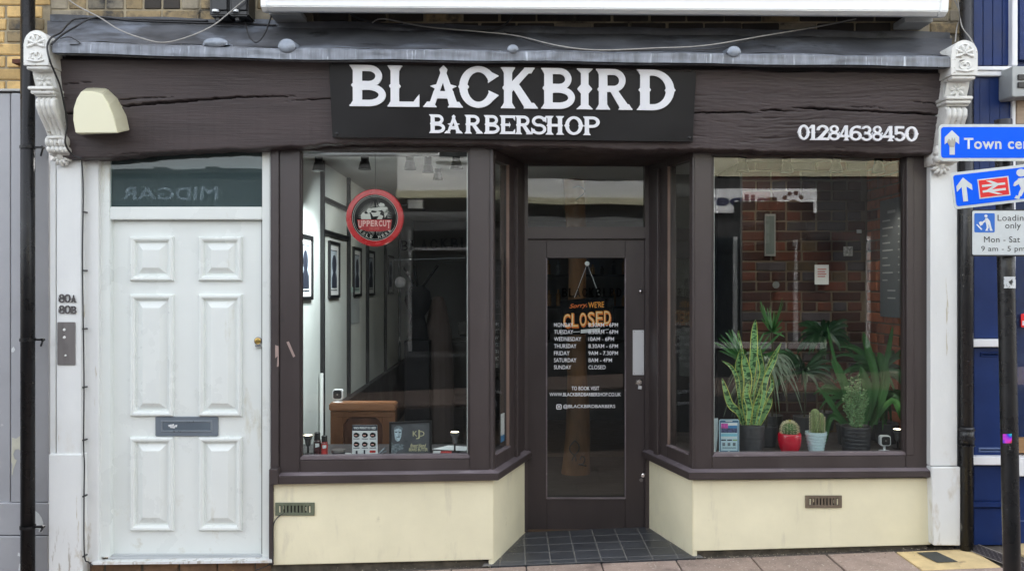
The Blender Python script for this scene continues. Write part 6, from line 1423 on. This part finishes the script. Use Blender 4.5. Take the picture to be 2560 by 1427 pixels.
# tilted station sign
T2=thing('station_sign','tilted blue sign with red rail symbol and walking figure below the town sign','sign',P(2530,524,yS),group='street signs on the black post')
ta=R(-6.6); cx,cy=2380,432
def rot(pts): return [(cx+(x-cx)*math.cos(ta)-(y-cy)*math.sin(ta),cy+(x-cx)*math.sin(ta)+(y-cy)*math.cos(ta)) for x,y in pts]
plate(rot(rrect(2376,432,2700,524,9,5)),rot(rrect(2382,439,2694,517,6,5)),yS-.006,sb_grey,sb_blue,T2); y2=yS-.0076
MB().pp(rot([(2406,447),(2426,467),(2426,481),(2412,470),(2412,507),(2400,507),(2400,470),(2387,481),(2387,467)]),y2-.0008,y2).build('arrow',sb_white,T2)
MB().pp(rot([(2441,456),(2519,456),(2519,505),(2441,505)]),y2-.0006,y2).build('symbol_border',sb_white,T2); MB().pp(rot([(2444,459),(2516,459),(2516,502),(2444,502)]),y2-.0014,y2-.0008).build('symbol_field',sb_red,T2)
m=MB()
for q in ([(2451,471),(2509,471),(2509,476.5),(2451,476.5)],[(2451,485),(2509,485),(2509,490.5),(2451,490.5)],[(2462,462),(2473,462),(2491,471),(2478,471)],[(2478,476.5),(2491,476.5),(2474,485),(2461,485)],[(2465,490.5),(2479,490.5),(2500,499),(2488,499)]): m.pp(rot(q),y2-.0022-.0002*q[0][0]%.0001,y2-.0016)
m.build('rail_symbol',sb_white,T2)
m=MB(); hx=2556
m.pp([(hx-3+12*math.cos(k*.5236),432+10*math.sin(k*.5236)) for k in range(12)],y2-.0012,y2)
for q in ([(2545,446),(2565,444),(2572,470),(2556,478),(2548,462)],[(2546,448),(2536,456),(2533,464),(2537,466),(2551,458)],[(2552,472),(2562,474),(2554,490),(2545,492),(2548,480)],[(2541,488),(2550,492),(2548,498),(2536,496)],[(2562,472),(2572,470),(2580,494),(2572,496)]): m.pp(q,y2-.0012+.0001*(q[0][0]%3),y2)
m.build('walking_figure',sb_white,T2)
# loading sign
T3=thing('loading_sign','white Loading only sign with blue trolley pictogram, lowest on the signpost','sign',P(2530,640,yS),group='street signs on the black post')
plate(rrect(2428,524,2640,641,5,4),rrect(2431,527,2637,637,4,4),yS-.002,sb_black,sb_white,T3); y3=yS-.0036
MB().pp(rrect(2436,533,2487,581,3,3),y3-.0006,y3).build('pictogram_field',M('sign_blue_field',(.02,.14,.55),rough=.35),T3)
m=MB(); m.pp([(2465+4*math.cos(k*.628),540+3.6*math.sin(k*.628)) for k in range(10)],y3-.0012,y3-.0007)
for q in ([(2463,545),(2469,545),(2475,553),(2477,562),(2466,562),(2463,552)],[(2466,562),(2471,562),(2472,569),(2469,575),(2472,577),(2463,577),(2467,569)],[(2472,562),(2477,562),(2479,570),(2482,577),(2475,577),(2474,570)],[(2463,549),(2466,552),(2456,560),(2453,557)],[(2447,556),(2453,553),(2458,561),(2451,565)],[(2441,562),(2443,560),(2456,573),(2453,575)],): m.pp(q,y3-.0012+.0001*(q[0][0]%3),y3-.0007)
m.build('trolley_pictogram',paper,T3)
line('Loading',2494,537,2571,557,y3-.0004,sb_black,T3,bold=0,spacing=1.05); line('only',2513,556,2552,576,y3-.0004,sb_black,T3,bold=0,spacing=1.05)
line('Mon - Sat',2460,591,2550,606,y3-.0004,sb_black,T3,bold=0,spacing=1.05); line('9 am - 5 pm',2453,615,2562,632,y3-.0004,sb_black,T3,bold=0,spacing=1.05)
# lamp-side clips behind the signs
for T,yy in ((T1,357),(T2,470),(T3,585)): MB().pr(2500,yy-6,2540,yy+6,yS+.0045,yS+.03).build('clip',steel,T)

rg=random.Random(31); lt=MB()
def bit(x,y,s,zo=.0):
    a=rg.uniform(0,6.28); z=GZ(x)+zo; n=rg.choice((3,4,5)); lt.add([(x+s*math.cos(a+k*6.28/n)*rg.uniform(.5,1),y+s*.8*math.sin(a+k*6.28/n)*rg.uniform(.5,1),z+rg.uniform(.0,.004)) for k in range(n)],[tuple(range(n))])
for i in range(420):
    x=rg.uniform(1.05,2.66); bit(x,-.005-abs(rg.gauss(0,.05)),rg.uniform(.002,.007),.004)
for i in range(90): x=rg.uniform(-1.4,-.1); bit(x,-.005-abs(rg.gauss(0,.05)),rg.uniform(.002,.007),.004)
for i in range(150):
    t=rg.random(); k=abs(rg.gauss(0,.03)); sgn=rg.random()<.5
    x=(-.11+.2*t+k) if sgn else (1.08-.165*t-k); bit(x,.62*t,rg.uniform(.002,.006),.0105)
for i in range(120): bit(rg.uniform(-.6,2.7),rg.uniform(-.4,-.05),rg.uniform(.001,.003),.004)
o=lt.build('leaf_litter',M('pale_litter',(.34,.29,.22),rough=.9,var=.6,vs=60),fix=False); tag(o,'crumbs and scraps of litter blown against the foot of the cream risers','litter',kind='stuff')
# ================================================================== the other side of the street, seen only in the glass
YO=-8.8
def opp(x0,x1,z0,z1,y0,y1,name,mat,parent): return MB().box(x0,x1,y0,y1,z0,z1).build(name,mat,parent)
def fit_face(me,name,mat,parent,xl,xr,z0,z1,y): return place(me,name,mat,parent,lambda u,v:Vector((xl+(xr-xl)*u,y,z0+(z1-z0)*v)))
O4=thing('narrow_grey_shop','narrow dark grey gabled shop between the low shop and the pale building across the street','shop',(-2.9,YO,-.3))
opp(-3.9,-1.9,-.4,3.74,YO-5,YO-.01,'house_wall',M('opp_mid_grey',(.11,.115,.12),rough=.8,var=.1),O4); opp(-3.7,-2.1,.6,2.6,YO-.03,YO+.005,'window',opp_glass,O4); opp(-3.9,-1.9,3.74,3.80,YO-5,YO+.08,'parapet',opp_grey,O4)
O1=thing('low_dark_shop','low dark shop with a MIDGAR sign across the street','shop',(-6,YO,-.3))
opp(-9.5,-3.9,-.4,3.50,YO-4,YO,'house_wall',opp_slate,O1); opp(-9.5,-3.9,3.50,3.56,YO-4,YO+.12,'parapet',opp_dark,O1)
for x in (-5.3,-6.2,-9.0): opp(x,x+.22,3.56,3.70,YO-1,YO-.6,'chimney',opp_dark,O1)
opp(-11,-4.1,2.95,3.40,YO,YO+.05,'fascia_board',opp_dark,O1); fit_face(tmesh('MIDGAR',.02),'sign_lettering',M('pale_slate_letters',(.30,.37,.47),rough=.5),O1,-4.85,-6.45,3.06,3.28,YO+.055)
for x in (-10.6,-8.2,-6.2): opp(x,x+1.7,.7,2.8,YO-.02,YO+.01,'window',opp_glass,O1); opp(x-.06,x,.64,2.86,YO,YO+.04,'window_frame',opp_grey,O1); opp(x+1.7,x+1.76,.64,2.86,YO,YO+.04,'window_frame',opp_grey,O1)
O2=thing('pale_rendered_shop','two storey pale rendered building with dark shopfront across the street','shop',(-1.5,YO,-.3))
opp(-1.9,2.6,3.15,5.4,YO-6,YO,'upper_wall',opp_white,O2); opp(-1.9,2.6,-.4,3.15,YO-6,YO-.03,'ground_floor_wall',opp_grey,O2); opp(-1.9,2.6,3.08,3.2,YO-.02,YO+.18,'cornice',opp_cream,O2)
for x in (-1.2,1.0): opp(x,x+1.2,3.75,5.0,YO-.01,YO+.02,'window',opp_glass,O2); opp(x-.05,x+1.25,3.70,3.75,YO,YO+.06,'window_sill',opp_white,O2)
opp(-1.7,-.4,.55,2.55,YO-.04,YO-.01,'window',opp_glass,O2); opp(.4,2.3,.4,2.55,YO-.04,YO-.01,'window',opp_glass,O2); opp(-1.9,2.6,-.4,.45,YO-.03,YO+.02,'plinth',opp_dark,O2)
for x in (-1.7,-.4): opp(x-.03,x+.03,.55,2.55,YO-.01,YO+.03,'window_frame',opp_white,O2)
opp(-1.7,-.4,2.22,2.27,YO-.01,YO+.03,'window_frame',opp_white,O2)
O3=thing('pet_shop','cream rendered pet shop with a white milpets sign across the street','shop',(5.5,YO,0))
opp(2.6,9.5,3.45,5.6,YO-6,YO,'upper_wall',opp_cream,O3); opp(2.6,9.5,-.2,3.45,YO-6,YO-.03,'ground_floor_wall',M('opp_black_front',(.022,.022,.025),rough=.5),O3)
for x in (3.2,5.6,8.0): opp(x,x+1.1,4.1,5.2,YO-.01,YO+.02,'window',opp_glass,O3)
opp(3.0,5.05,2.84,3.24,YO-.02,YO+.04,'sign_board',M('opp_sign_white',(.85,.87,.92),rough=.4),O3)
fit_face(tmesh('milpets',.03),'sign_lettering',M('opp_sign_navy',(.02,.025,.08),rough=.4),O3,4.38,3.05,2.90,3.15,YO+.045)
m=MB()
for (a_,b__,r1,r2) in ((4.66,2.98,.085,.085),(4.52,3.09,.035,.04),(4.60,3.16,.035,.04),(4.70,3.17,.035,.04),(4.79,3.10,.035,.04)): m.add([(a_+r1*math.cos(k*.524),YO+.045,b__+r2*math.sin(k*.524)) for k in range(12)],[tuple(range(12))])
m.build('paw_logo',M('paw_brown',(.05,.02,.015),rough=.5),O3)
for x in (3.7,4.70,5.90,7.2): opp(x-.035,x+.035,.62,2.45,YO-.02,YO+.04,'window_frame',opp_white,O3)
opp(3.0,5.2,.60,.70,YO-.02,YO+.06,'window_sill',opp_white,O3); opp(3.0,7.2,.70,2.45,YO-.028,YO-.01,'window',opp_glass,O3)
opp(2.6,9.5,-.3,.5,YO-.02,YO+.02,'plinth',opp_dark,O3)
n_tot=len(bpy.data.objects); print('objects',n_tot)
